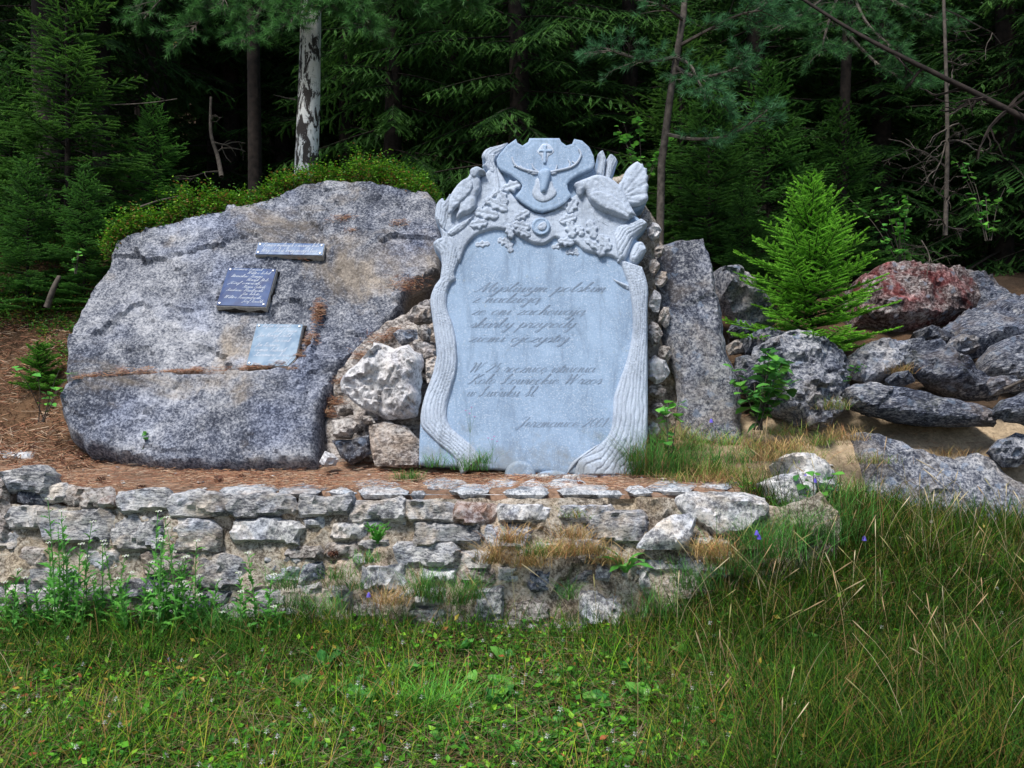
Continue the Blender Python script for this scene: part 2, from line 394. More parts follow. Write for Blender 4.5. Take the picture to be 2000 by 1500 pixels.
def make_ground():
    xs = np.concatenate([np.linspace(-60, -7, 14)[:-1], np.arange(-7, 7.01, .075), np.linspace(7, 60, 14)[1:]])
    ys = np.concatenate([np.linspace(-60, 2, 12)[:-1], np.arange(2, 4.7, .08), np.arange(4.7, 4.95, .02), np.arange(4.95, 9, .07), np.arange(9, 16, .4), np.linspace(16, 90, 26)])
    X, Y = np.meshgrid(xs, ys); x, y = X.ravel(), Y.ravel(); z = gz(x, y)
    nz = np.array([fbm((a, b), 1.3, 4, 3) for a, b in zip(x, y)])
    nz2 = np.array([fbm((a, b), 5, 3, 8) for a, b in zip(x, y)])
    z = z + np.where((y > 6) & (y < 12), nz2 * .05, nz2 * .006)
    lawn = np.array([.05, .038, .02]); litter = np.array([.3, .19, .13]); sand = np.array([.46, .35, .23]); brown = np.array([.13, .075, .042]); forest = np.array([.045, .03, .02])
    c = np.tile(lawn, (len(x), 1)) * (1 + .5 * nz[:, None])
    def put(mask, col):
        k = np.clip(mask, 0, 1)[:, None]; c[:] = c * (1 - k) + np.asarray(col) * (1 + .45 * nz2[:, None]) * k
    sm = lambda a, b, t: np.clip((t - a) / (b - a), 0, 1)
    put(sm(4.8, 4.87, y), litter)
    put(sm(1.15, 1.5, x) * sm(4.9, 5.3, y), sand * .9)
    put(sm(1.6, 2.0, x + nz * .3) * sm(5.2, 5.45, y), sand)
    put(sm(1.1, 1.5, x) * sm(6.0, 6.25, y + nz * .15), np.array([.075, .05, .033]))
    put(sm(-2.6, -3.1, x + nz * .2) * sm(5.3, 5.8, y), brown)
    put(sm(6.6, 7.2, y + nz * .4), np.array([.1, .06, .035]))
    put(sm(7.7, 8.6, y + nz * .4), forest)
    nx, ny = len(xs), len(ys); i = np.arange(ny - 1)[:, None] * nx + np.arange(nx - 1)[None]; i = i.ravel()
    t = np.vstack([np.column_stack([i, i + 1, i + nx + 1]), np.column_stack([i, i + nx + 1, i + nx])])
    me = mesh_np('ground', np.column_stack([x, y, z]), t, np.clip(c, 0, 1), True)
    m, nt, b = node_mat('soil')
    col = nd(nt, 'ShaderNodeVertexColor', layer_name='Col').outputs[0]; co = nd(nt, 'ShaderNodeTexCoord').outputs['Object']
    n = noise_t(nt, co, 30, 8, .75); n2 = noise_t(nt, co, 140, 4, .7)
    f = ramp(nt, n, [(.3, .45), (.7, 1.35)]); col = mixc(nt, 1.0, col, f, 'MULTIPLY')
    col = mixc(nt, ramp(nt, n2, [(.6, 0.0), (.7, .35)]), col, (.4, .36, .3))
    nt.links.new(col, b.inputs['Base Color']); b.inputs['Roughness'].default_value = .95; b.inputs['Specular IOR Level'].default_value = .1
    bp = nd(nt, 'ShaderNodeBump', {'Height': n, 'Strength': .8, 'Distance': .03}); nt.links.new(bp.outputs[0], b.inputs['Normal'])
    tag(add('ground', me, m), kind='structure')
make_ground()

# ------------------------------------------------------------------ the large leaning boulder on the left
def rock(name, px, plane, tf, tb, mat, label, cat='boulder', group=None, seed=0, **kw):
    me = rock_mesh(name, plane.pts(px), tf, tb, seed=seed, **kw)
    o = add(name, me, M[mat]); o.matrix_world = plane.m
    return tag(o, label, cat, group)

BT = .15
BP = Plane(480, 890, 5.72, 35)
b_out = XF(100, 300, 2.419)([(72, 1240), (90, 1140), (88, 1060), (95, 960), (120, 870), (160, 790), (210, 690), (265, 610), (300, 510), (330, 455), (430, 415), (520, 385), (640, 345), (760, 315), (900, 288), (1010, 272), (1110, 230), (1200, 190), (1330, 176), (1480, 178), (1600, 192), (1700, 210), (1800, 225), (1850, 300), (1860, 480), (1850, 610), (1770, 650), (1690, 690), (1650, 800), (1570, 900), (1470, 990), (1390, 1080), (1320, 1200), (1290, 1300), (1280, 1520), (1100, 1530), (900, 1540), (740, 1540), (600, 1530), (450, 1505), (330, 1470), (200, 1440), (110, 1370)])
crack_px = [(128, 775), (150, 768), (230, 756), (300, 752), (380, 750), (450, 748), (520, 744), (575, 735), (608, 706), (624, 664), (632, 615)]
crack = np.array(BP.pts(crack_px))
def ledge(v, d):
    cy = np.interp(v[:, 0], crack[:, 0], crack[:, 1]); below = np.clip((cy - v[:, 1]) / .035, 0, 1) * (v[:, 0] < crack[-1, 0] + .02)
    right = np.clip((v[:, 0] - crack[-1, 0]) / .04, 0, 1) * np.clip((crack[-3, 1] - v[:, 1]) / .1, 0, 1)
    up = np.clip((v[:, 1] - cy) / .05, 0, 1)
    groove = -np.exp(-((v[:, 1] - cy) / .02) ** 2) * .03 * (v[:, 0] < crack[-1, 0])
    # broad hollow in the middle and a beige spall around the plaques
    hol = -.04 * np.exp(-(((v[:, 0] - .05) / .7) ** 2 + ((v[:, 1] - 1.15) / .5) ** 2))
    return np.maximum(below, right) * .05 + groove + hol + .012 * np.array([fbm(q, 1.2, 3, 5) for q in v])
bould = rock('granite_boulder', b_out, BP, BT, .5, 'granite', 'huge grey granite boulder leaning back, carrying three metal plaques', seed=3, res=.026, rough=.028, w=.06, facets=0, extra=ledge, chip=.26)
BF = Plane(0, 0, 0, 35, origin=BP.o + BP.en * (BT + .004))     # its face, for what is fixed or lies on it

# mortared rubble between boulder and stele
RP = Plane(740, 912, 5.78, 22)
T4 = XF(600, 540, 3.846)
rp_mesh = rock_mesh('rubble_mortar', RP.pts(T4([(60, 1450), (70, 1250), (110, 1000), (140, 800), (250, 660), (420, 480), (560, 370), (700, 290), (850, 200), (1050, 150), (1120, 300), (1060, 900), (1000, 1450)])), .05, .5, res=.035, rough=.05, w=.1, seed=12, facets=0)
rub = add('rubble_mound', rp_mesh, M['rubble']); rub.matrix_world = RP.m
tag(rub, 'sloping mortared rubble filling the gap between boulder and stele', 'rubble')
for k, (pp, d, tf, mt) in enumerate([
        ([(750, 310), (830, 215), (925, 165), (960, 250), (940, 335), (800, 345)], 5.86, .09, 'rubble'),
        ([(825, 370), (890, 350), (930, 400), (925, 470), (870, 480), (830, 440)], 5.84, .07, 'rubble'),
        ([(640, 430), (690, 400), (820, 400), (835, 470), (700, 505)], 5.84, .06, 'granite_lichen'),
        ([(770, 500), (880, 480), (960, 520), (970, 620), (880, 640)], 5.82, .06, 'rubble'),
        ([(190, 970), (330, 955), (360, 1020), (230, 1045)], 5.66, .06, 'rubble'),
        ([(180, 1085), (330, 1060), (405, 1110), (320, 1215), (195, 1205)], 5.64, .09, 'rubble'),
        ([(185, 1230), (330, 1225), (470, 1190), (480, 1330), (330, 1420), (250, 1360)], 5.62, .08, 'granite_lichen'),
        ([(460, 1120), (620, 1085), (770, 1140), (860, 1240), (850, 1440), (500, 1420)], 5.62, .07, 'rubble'),
        ([(380, 1030), (480, 1040), (510, 1100), (420, 1110)], 5.64, .05, 'rubble'),
        ([(890, 620), (980, 590), (1000, 760), (900, 800)], 5.75, .05, 'rubble')]):
    pl = Plane(*T4([pp[0]])[0], d, 18)
    me = rock_mesh('stone', pl.pts(T4(pp)), tf * .8, .14, res=.02, rough=.02, seed=60 + k, facets=4, w=.02, sharp=28)
    o = add('stone', me, M[mt]); o.parent = rub; o.matrix_world = pl.m
    o.matrix_parent_inverse = Matrix(); o.matrix_local = RP.m.inverted() @ pl.m
rock('white_rock', T4([(245, 800), (260, 750), (330, 690), (420, 610), (490, 540), (500, 495), (560, 500), (620, 525), (660, 545), (760, 510), (800, 560), (870, 580), (880, 640), (860, 720), (870, 790), (850, 860), (855, 950), (830, 1050), (720, 1080), (600, 1080), (520, 1040), (430, 1000), (380, 960), (330, 920), (260, 870)]),
     Plane(760, 810, 5.64, 14), .2, .22, 'white_rock', 'jagged white quartz rock set in mortar beside the stele', 'rock', seed=5, res=.016, rough=.05, facets=6, w=.12)
rock('white_stone', T4([(90, 1390), (130, 1305), (200, 1335), (245, 1375), (215, 1430), (110, 1430)]), Plane(640, 905, 5.5, 10), .06, .06, 'white_rock', 'small white stone on the needles at the boulder foot', 'rock', seed=6, res=.018, rough=.02)

# ------------------------------------------------------------------ rocks on the right
T3 = XF(1250, 440, 3.26); T5 = XF(1200, 420, 2.5)
SP_ = Plane(1380, 840, 5.9, 9, -8)
rock('standing_slab', T3([(60, 180), (150, 130), (230, 105), (330, 92), (400, 85), (415, 140), (450, 220), (465, 300), (480, 430), (520, 540), (530, 640), (525, 700), (550, 800), (585, 880), (620, 970), (640, 1100), (660, 1420), (500, 1430), (300, 1400), (240, 1180), (230, 1000), (170, 850), (130, 700), (90, 400)]),
     SP_, .13, .22, 'granite_lichen', 'tall upright lichen-spotted granite slab right of the stele', 'slab', seed=8, res=.024, rough=.014, facets=2, w=.1)
# rubble column behind the stele edge
RC = Plane(1285, 860, 6.02, 6)
rc = add('rubble_pier', rock_mesh('rubble_mortar', RC.pts([(1225, 900), (1230, 600), (1215, 440), (1190, 370), (1195, 345), (1225, 340), (1255, 390), (1280, 430), (1290, 470), (1310, 500), (1320, 620), (1335, 740), (1345, 860), (1340, 900)]), .06, .35, res=.03, rough=.05, seed=14, facets=0, w=.08), M['mortar'])
rc.matrix_world = RC.m; tag(rc, 'narrow pier of mortared rubble propping the stele from behind', 'rubble')
rr = random.Random(4)
for k, (u, v, w, h) in enumerate([(1278, 452, 26, 34), (1288, 490, 20, 26), (1276, 520, 22, 34), (1292, 545, 24, 30), (1280, 590, 26, 44), (1300, 620, 22, 40), (1278, 650, 30, 46), (1298, 690, 24, 34), (1283, 722, 44, 50), (1282, 762, 36, 28), (1285, 800, 26, 30), (1300, 806, 20, 20), (1275, 840, 28, 30), (1262, 425, 20, 30), (1240, 385, 26, 44)]):
    pl = Plane(u, v, 5.93, 6); n = 7
    pp = [(u + w * .56 * math.cos(a) * rr.uniform(.8, 1.1), v + h * .56 * math.sin(a) * rr.uniform(.8, 1.1)) for a in [6.283 * i / n + rr.uniform(-.2, .2) for i in range(n)]]
    o = add('stone', rock_mesh('stone', pl.pts(pp), .045, .1, res=.02, rough=.02, seed=80 + k, facets=5, w=.012, sharp=28), M['rubble'] if k % 4 else M['white_rock'])
    o.parent = rc; o.matrix_local = RC.m.inverted() @ pl.m

for nm, pp, pl, tf, tb, mt, lab, kw in [
    ('boulder', [(482, 290), (540, 285), (600, 270), (660, 290), (700, 380), (760, 440), (780, 520), (680, 560), (600, 520), (540, 470), (500, 420)], Plane(1400, 620, 7.0, 15), .3, .3, 'granite_lichen', 'grey rounded boulder wedged between standing slab and bright young spruce', dict(res=.03, rough=.03)),
    ('boulder', [(1130, 360), (1200, 320), (1240, 295), (1330, 285), (1380, 280), (1480, 310), (1540, 325), (1600, 300), (1650, 320), (1720, 380), (1745, 440), (1735, 500), (1600, 560), (1480, 590), (1300, 600), (1150, 560), (1110, 470)], Plane(1750, 650, 7.5, 25), .4, .4, 'red_lichen', 'boulder blotched with red lichen behind the bright young spruce', dict(res=.03, rough=.03, facets=4)),
    ('boulder', [(1330, 300), (1350, 268), (1400, 262), (1460, 285), (1500, 330), (1450, 380), (1350, 380)], Plane(1760, 560, 8.3, 25), .25, .25, 'red_lichen', 'low rock peeking over the red-lichened boulder', dict(res=.04, rough=.03)),
    ('boulder', [(1580, 330), (1640, 300), (1720, 320), (1800, 345), (1880, 390), (1940, 440), (1880, 500), (1740, 520), (1640, 470)], Plane(1880, 610, 8.0, 30), .3, .3, 'boulder_dark', 'dark brown-grey boulder lying beside the red-lichened one', dict(res=.035, rough=.03)),
    ('boulder', [(1530, 620), (1600, 570), (1700, 510), (1850, 460), (2000, 430), (2200, 420), (2300, 560), (2200, 700), (2000, 700), (1850, 700), (1700, 720), (1600, 690)], Plane(1900, 700, 6.9, 50), .3, .4, 'boulder_dark', 'broad dark blue-grey slab boulder sloping above the pointed rock', dict(res=.035, rough=.03, facets=3)),
    ('boulder', [(1790, 700), (1850, 650), (1920, 625), (2050, 630), (2200, 700), (2200, 820), (2000, 850), (1880, 830), (1800, 780)], Plane(1980, 750, 6.35, 30), .25, .3, 'boulder_dark', 'reddish grey boulder under the broad dark slab', dict(res=.03, rough=.03)),
    ('boulder', [(1420, 690), (1470, 640), (1560, 635), (1650, 690), (1740, 750), (1820, 800), (1870, 850), (1850, 890), (1760, 880), (1640, 850), (1530, 800), (1440, 740)], Plane(1850, 770, 6.1, 25), .2, .25, 'boulder_dark', 'pointed rock with pale and reddish lichen top', dict(res=.026, rough=.025, facets=5)),
    ('boulder', [(1120, 740), (1150, 690), (1220, 650), (1290, 620), (1400, 640), (1420, 680), (1400, 740), (1340, 800), (1240, 810), (1150, 790)], Plane(1700, 740, 6.25, 25), .2, .25, 'granite_lichen', 'small grey boulder at the foot of the bright young spruce', dict(res=.026, rough=.03)),
    ('boulder', [(690, 700), (700, 660), (770, 620), (830, 590), (900, 575), (970, 585), (1050, 640), (1110, 700), (1130, 760), (1120, 860), (1080, 960), (980, 1010), (880, 1010), (790, 960), (770, 860), (760, 780), (700, 760)], Plane(1560, 830, 5.95, 12), .26, .3, 'granite_lichen', 'large rough blue-grey boulder behind the leafy bramble', dict(res=.024, rough=.04, facets=7)),
    ('boulder', [(620, 610), (680, 580), (760, 565), (840, 580), (780, 640), (720, 680), (650, 670)], Plane(1480, 680, 6.3, 30), .15, .2, 'boulder_dark', 'flat dark stone on top of the rough boulder pile', dict(res=.026, rough=.025)),
    ('boulder', [(600, 700), (650, 690), (700, 720), (720, 800), (690, 900), (620, 860), (590, 780)], Plane(1460, 770, 6.1, 15), .12, .2, 'boulder_dark', 'narrow dark rock between standing slab and rough boulder', dict(res=.026, rough=.025)),
    ('boulder', [(545, 640), (600, 620), (640, 640), (620, 670), (560, 680)], Plane(1440, 680, 6.35, 30), .06, .1, 'rubble', 'small pale stone in the dark hollow beside the standing slab', dict(res=.026, rough=.02)),
    ('boulder', [(1120, 850), (1180, 820), (1300, 825), (1450, 850), (1600, 890), (1760, 920), (1850, 945), (1875, 990), (1850, 1035), (1740, 1035), (1600, 1030), (1450, 1015), (1300, 980), (1150, 930)], Plane(1800, 830, 5.75, 12), .14, .3, 'boulder_dark', 'long flat blue-grey slab stone lying on the sandy bank', dict(res=.024, rough=.022, facets=3, w=.07)),
    ('boulder', [(1870, 960), (1900, 910), (1990, 870), (2150, 880), (2200, 980), (2050, 1020), (1920, 1000)], Plane(1960, 800, 5.6, 20), .15, .2, 'boulder_dark', 'dark rock half sunk at the end of the long flat slab stone', dict(res=.026, rough=.025)),
    ('boulder', [(1150, 1070), (1180, 1060), (1280, 1070), (1380, 1110), (1450, 1150), (1560, 1170), (1650, 1190), (1740, 1165), (1830, 1190), (1900, 1270), (1990, 1320), (2150, 1360), (2200, 1560), (1700, 1580), (1400, 1540), (1260, 1500), (1200, 1420), (1180, 1250)], Plane(1800, 1010, 5.5, 34), .12, .3, 'granite_lichen', 'big flat grey slab leaning on the sandy bank above the grass', dict(res=.028, rough=.02, facets=2, w=.1)),
]:
    cx_, cy_ = np.mean(pp, 0); k_ = 1.0 if mt == 'red_lichen' else 1.1 if max(q[0] for q in pp) - min(q[0] for q in pp) < 700 else 1.0
    pp = [(cx_ + (x - cx_) * k_, cy_ + (y - cy_) * k_) for x, y in pp]
    kw['w'] = kw.get('w', min(.09, tf * .45)); kw['rough'] *= 1.5; kw['facets'] = kw.get('facets', 5) + 2; kw['sharp'] = 30
    rock(nm, T5(pp), pl, tf, tb, mt, lab, seed=len(lab) + len(pp), group='boulders piled right of the stele', **kw)

rq = random.Random(17)
for k, (x, y, w, h, d, mt, lab) in enumerate([
        (1010, 1000, 130, 70, 5.75, 'granite_lichen', 'small angular stone at the foot of the rough blue-grey boulder'), (1090, 820, 90, 110, 6.1, 'boulder_dark', 'dark wedge of stone between rough boulder and small grey boulder'),
        (1400, 800, 130, 60, 6.05, 'boulder_dark', 'flat dark stone under the pointed rock'), (1560, 600, 190, 80, 6.9, 'boulder_dark', 'dark flat stone below the red-lichened boulder'), (1700, 640, 140, 90, 6.75, 'granite_lichen', 'grey stone wedged behind the pointed rock'),
        (1900, 830, 150, 80, 6.0, 'boulder_dark', 'dark angular stone beside the long flat slab stone'), (1450, 640, 120, 70, 6.6, 'boulder_dark', 'dark stone beside the trunk of the bright young spruce'), (680, 800, 90, 120, 5.98, 'boulder_dark', 'dark narrow stone behind the bramble leaves'),
        (1960, 1150, 190, 150, 5.6, 'granite_lichen', 'grey rock bedded in the bank above the big flat slab'), (620, 560, 110, 90, 6.6, 'boulder_dark', 'dark stone in the hollow behind the standing slab'), (1260, 850, 130, 50, 5.9, 'granite_lichen', 'thin grey stone on top of the long flat slab stone')]):
    pl = Plane(*T5([(x, y)])[0], d, 20); n = 8
    pp = [(x + w * .62 * math.cos(q) * rq.uniform(.75, 1.12), y + h * .62 * math.sin(q) * rq.uniform(.75, 1.12)) for q in [6.283 * i / n + rq.uniform(-.25, .25) for i in range(n)]]
    rock('boulder', T5(pp), pl, .12, .22, mt, lab, group='boulders piled right of the stele', seed=900 + k, res=.028, rough=.03, facets=6, w=.04, sharp=28)

# ------------------------------------------------------------------ dry-stone retaining wall
WP = Plane(900, 1230, 4.56, 13)
wall = empty('retaining_wall', WP.m); tag(wall, 'low rough stone retaining wall with beige mortar below the terrace', 'wall')
core_px = [(-260, 985), (0, 985), (250, 985), (600, 985), (900, 976), (1120, 972), (1300, 972), (1440, 985), (1530, 990), (1600, 960), (1640, 1000), (1640, 1300), (1330, 1330), (1200, 1330), (700, 1320), (-260, 1320)]
core_pts = WP.pts(core_px)
me = rock_mesh('mortar', core_pts, .012, .45, res=.03, rough=.03, w=.03, seed=21, facets=0, chip=.09)
add('mortar', me, M['mortar'], wall)
def box_poly(x0, y0, x1, y1, r, k=.12):
    w, h = x1 - x0, y1 - y0
    base = [(0, .3), (0, .75), (.07, 1), (.5, 1), (.93, 1), (1, .7), (1, .25), (.93, 0), (.5, 0), (.06, 0)]
    return [(x0 + w * min(1.06, max(-.06, a + r.uniform(-k, k) * .5)), y0 + h * (b + r.uniform(-k, k))) for a, b in base]
stones = [  # photo boxes x0 y0 x1 y1, bulge, tone
    (18, 916, 102, 962, .1, 'w'), (-30, 945, 22, 1052, .06, 'm'), (22, 990, 100, 1032, .07, 'w'), (40, 956, 100, 984, .05, 'd'), (-90, 905, -30, 990, .07, 'w'),
    (88, 950, 140, 982, .05, 'w'), (132, 952, 226, 990, .05, 'm'), (194, 968, 230, 992, .06, 'r'), (233, 960, 330, 1000, .07, 'w'), (332, 962, 454, 1006, .06, 'w'),
    (455, 967, 582, 1006, .08, 'w'), (586, 970, 691, 1010, .07, 'w'), (694, 974, 794, 1018, .07, 'w'), (796, 982, 888, 1018, .06, 'w'), (888, 984, 968, 1024, .06, 'r'), (971, 988, 1072, 1020, .08, 'l'),
    (1098, 988, 1196, 1018, .06, 'w'), (86, 995, 222, 1064, .07, 'w'), (220, 1010, 322, 1073, .08, 'w'), (322, 1016, 432, 1074, .07, 'w'), (458, 1014, 590, 1060, .09, 'l'),
    (594, 1010, 632, 1028, .04, 'l'), (650, 1020, 716, 1052, .07, 'l'), (706, 1014, 764, 1032, .05, 'w'), (808, 1020, 946, 1066, .08, 'w'), (948, 1026, 1036, 1066, .07, 'w'),
    (770, 1060, 892, 1100, .08, 'w'), (1148, 1004, 1256, 1056, .08, 'w'), (-60, 1040, 40, 1075, .06, 'w'), (20, 1070, 95, 1110, .05, 'm'), (175, 1072, 232, 1110, .05, 'w'),
    (386, 1086, 482, 1142, .07, 'w'), (560, 1066, 632, 1094, .05, 'm'), (586, 1100, 632, 1132, .05, 'd'), (708, 1102, 796, 1154, .08, 'l'), (890, 1080, 960, 1110, .05, 'w'), (928, 1150, 985, 1208, .08, 'l'),
    (1030, 1116, 1092, 1152, .06, 'd'), (1132, 1150, 1216, 1222, .1, 'l'), (1242, 1116, 1276, 1160, .05, 'l'), (1258, 1086, 1372, 1116, .06, 'l'), (1236, 1160, 1270, 1190, .05, 'w'),
    (786, 1186, 872, 1222, .06, 'w'), (840, 1214, 876, 1240, .05, 'l'), (60, 1112, 150, 1150, .05, 'w'), (280, 1080, 378, 1118, .05, 'm'), (500, 1150, 560, 1185, .05, 'w'), (1000, 1176, 1070, 1212, .05, 'm'),
    (690, 1180, 760, 1212, .05, 'm'), (1060, 1092, 1130, 1118, .05, 'm'), (640, 1060, 700, 1090, .04, 'm'), (1290, 1125, 1380, 1170, .05, 'm'), (240, 1130, 330, 1165, .05, 'd'), (400, 1150, 470, 1185, .05, 'd')]
used = [s[:4] for s in stones]
r = random.Random(31)
y = 1052
while y < 1262:                                  # rougher courses below, broken by bare mortar
    hgt = r.uniform(24, 40); x = -80 + r.uniform(0, 40)
    while x < 1430 - (y - 1050) * .55:
        w = r.uniform(36, 104) if y < 1190 else r.uniform(26, 70); bx = (x, y + r.uniform(-4, 4), x + w, y + hgt * r.uniform(.75, 1.0)); x += w + r.uniform(2, 9)
        ov = [max(0, min(bx[2], q[2]) - max(bx[0], q[0])) * max(0, min(bx[3], q[3]) - max(bx[1], q[1])) for q in used]
        if max(ov) > .16 * w * hgt or r.random() < (.05 if y < 1150 else .14): continue
        used.append(bx); stones.append(bx + (r.uniform(.035, .075), r.choice('wwwmllll')))
    y += hgt + 2
tone = {'w': 'wall_stone', 'l': 'white_wall', 'm': 'rubble', 'd': 'granite_lichen', 'r': 'rusty_wall'}
M['white_wall'] = rock_mat('pale_wall_stone', (.22, .22, .235), (.52, .51, .5), (.73, .71, .69), 32, (.55, .46, .36), .5, (.25, .27, .31), .4, .8, .1, 3, white=(.8, .78, .75), white_amt=.6)
M['rusty_wall'] = rock_mat('rusty_wall_stone', (.15, .1, .085), (.32, .25, .22), (.48, .42, .39), 28, (.3, .16, .09), .5, None, 0, .8, .15, 4, white_amt=.4)
for k, (x0, y0, x1, y1, tf, tn) in enumerate(stones):
    gx, gy = (x1 - x0) * .03 + 1.5, (y1 - y0) * .05 + 1; pp = box_poly(x0 - gx, y0 - gy, x1 + gx, y1 + gy, r)
    me = rock_mesh('stone', WP.pts(pp), tf * .85, .12, res=.023, rough=.02, w=.016, seed=100 + k, facets=2)
    o = add('stone', me, M[tone[tn]], wall); o.location = (0, 0, .012 if y0 < 1010 else 0)
T6 = XF(900, 930, 4.0)
for k, (pp, d, ln, yaw, tf, tb, mt) in enumerate([
        ([(1650, 210), (1680, 160), (1760, 130), (1950, 115), (2150, 120), (2280, 140), (2370, 170), (2410, 260), (2380, 340), (2250, 420), (2080, 470), (1930, 460), (1860, 380), (1740, 320), (1700, 260)], 4.72, 8, 0, .14, .3, 'white_wall'),
        ([(1360, 560), (1440, 450), (1530, 370), (1680, 310), (1830, 275), (1845, 330), (1820, 420), (1780, 575), (1600, 575), (1450, 575)], 4.55, 12, 0, .06, .06, 'white_wall'),
        ([(2330, 60), (2420, 20), (2560, -20), (2680, -60), (2760, -40), (2720, 120), (2700, 250), (2560, 290), (2440, 240), (2400, 160)], 4.95, 12, 25, .12, .3, 'white_wall'),
        ([(2530, -170), (2620, -190), (2780, -130), (2920, -40), (2960, 120), (2850, 160), (2700, 100), (2600, -80)], 5.15, 20, 35, .12, .3, 'white_wall'),
        ([(1260, 300), (1400, 300), (1500, 340), (1420, 430), (1340, 470), (1250, 400)], 4.72, 12, 0, .06, .15, 'wall_stone')]):
    pl = Plane(*T6([pp[0]])[0], d, ln, yaw)
    o = add('stone', rock_mesh('stone', pl.pts(T6(pp)), tf, tb, res=.024, rough=.018, seed=300 + k, facets=3, w=.06), M[mt]); o.parent = wall
    o.matrix_local = WP.m.inverted() @ pl.m

# ------------------------------------------------------------------ flagstones of the terrace
terr = Plane(0, 0, 0, 90, origin=(0, 5.0, .825))
T7 = XF(600, 860, 2.083)
terrace = empty('terrace_paving', terr.m); tag(terrace, 'uneven grey flagstone paving under needles along the wall top', 'paving')
flags = [[(200, 172), (280, 164), (355, 182), (300, 197), (215, 192)], [(225, 205), (300, 196), (395, 208), (380, 224), (240, 220)], [(495, 176), (560, 165), (630, 175), (600, 192), (510, 196)], [(600, 205), (650, 186), (735, 192), (720, 212), (640, 224)],
         [(690, 240), (740, 225), (880, 228), (870, 254), (770, 266), (690, 258)], [(820, 212), (870, 196), (965, 202), (950, 222), (850, 228)], [(880, 262), (920, 236), (1000, 232), (1030, 262), (1010, 290), (900, 284)], [(1040, 205), (1100, 190), (1200, 194), (1190, 216), (1060, 222)],
         [(1180, 236), (1230, 218), (1300, 240), (1305, 276), (1240, 292)], [(1390, 200), (1430, 172), (1520, 162), (1575, 180), (1540, 205)], [(1610, 185), (1650, 156), (1730, 152), (1755, 172), (1700, 194)], [(390, 238), (450, 222), (560, 226), (550, 248), (420, 254)], [(560, 250), (640, 238), (690, 250), (660, 268), (580, 268)],
         [(740, 176), (800, 162), (850, 172), (820, 188), (760, 190)], [(990, 178), (1050, 168), (1120, 176), (1080, 190), (1000, 192)], [(-100, 200), (-20, 184), (60, 196), (20, 214), (-90, 216)], [(90, 210), (140, 200), (190, 214), (150, 228)], [(-330, 205), (-250, 190), (-140, 196), (-160, 216), (-300, 222)],
         [(1040, 250), (1100, 240), (1180, 250), (1170, 270), (1060, 276)], [(1300, 200), (1350, 190), (1390, 212), (1340, 226)], [(880, 180), (930, 170), (975, 184), (920, 194)], [(1330, 240), (1400, 226), (1470, 236), (1440, 262), (1350, 264)]]
for k, pp in enumerate(flags):
    cx_, cy_ = np.mean(pp, 0); pp = [(cx_ + (x - cx_) * 1.3, cy_ + (y - cy_) * 1.28) for x, y in pp]
    o = add('flagstone', rock_mesh('flagstone', [(x_, max(y_, -.27)) for x_, y_ in terr.pts(T7(pp))], .012 + .004 * (k % 3), .03, res=.03, rough=.006, w=.006, seed=400 + k, facets=0), M['flagstone'], terrace)
for k, (pp, lab) in enumerate([([(-40, 866), (20, 862), (70, 868), (92, 884), (60, 896), (0, 894), (-60, 884)], 'dark flat stone slab on the needles beside the earth bank'), ([(0, 897), (40, 892), (90, 897), (97, 908), (70, 914), (20, 908)], 'thin bluish flat stone slab at the terrace edge')]):
    pl = Plane(0, 0, 0, 84, origin=(-2.9, 5.45, .93 - .05 * k))
    rock('flat_slab', pp, pl, .03, .04, 'flagstone', lab, 'slab', seed=450 + k, res=.03, rough=.006)
for k, (pp, lab) in enumerate([([(1012, 936), (1040, 928), (1090, 929), (1098, 936), (1050, 941)], 'thin pale stone flake lying against the stele foot'), ([(1094, 935), (1105, 928), (1130, 927), (1135, 936), (1115, 942)], 'thicker pale stone chip lying against the stele foot')]):
    rock('stone_chip', pp, Plane(1070, 940, 5.36, 55), .035, .03, 'white_wall', lab, 'rock', seed=470 + k, res=.02, rough=.006)
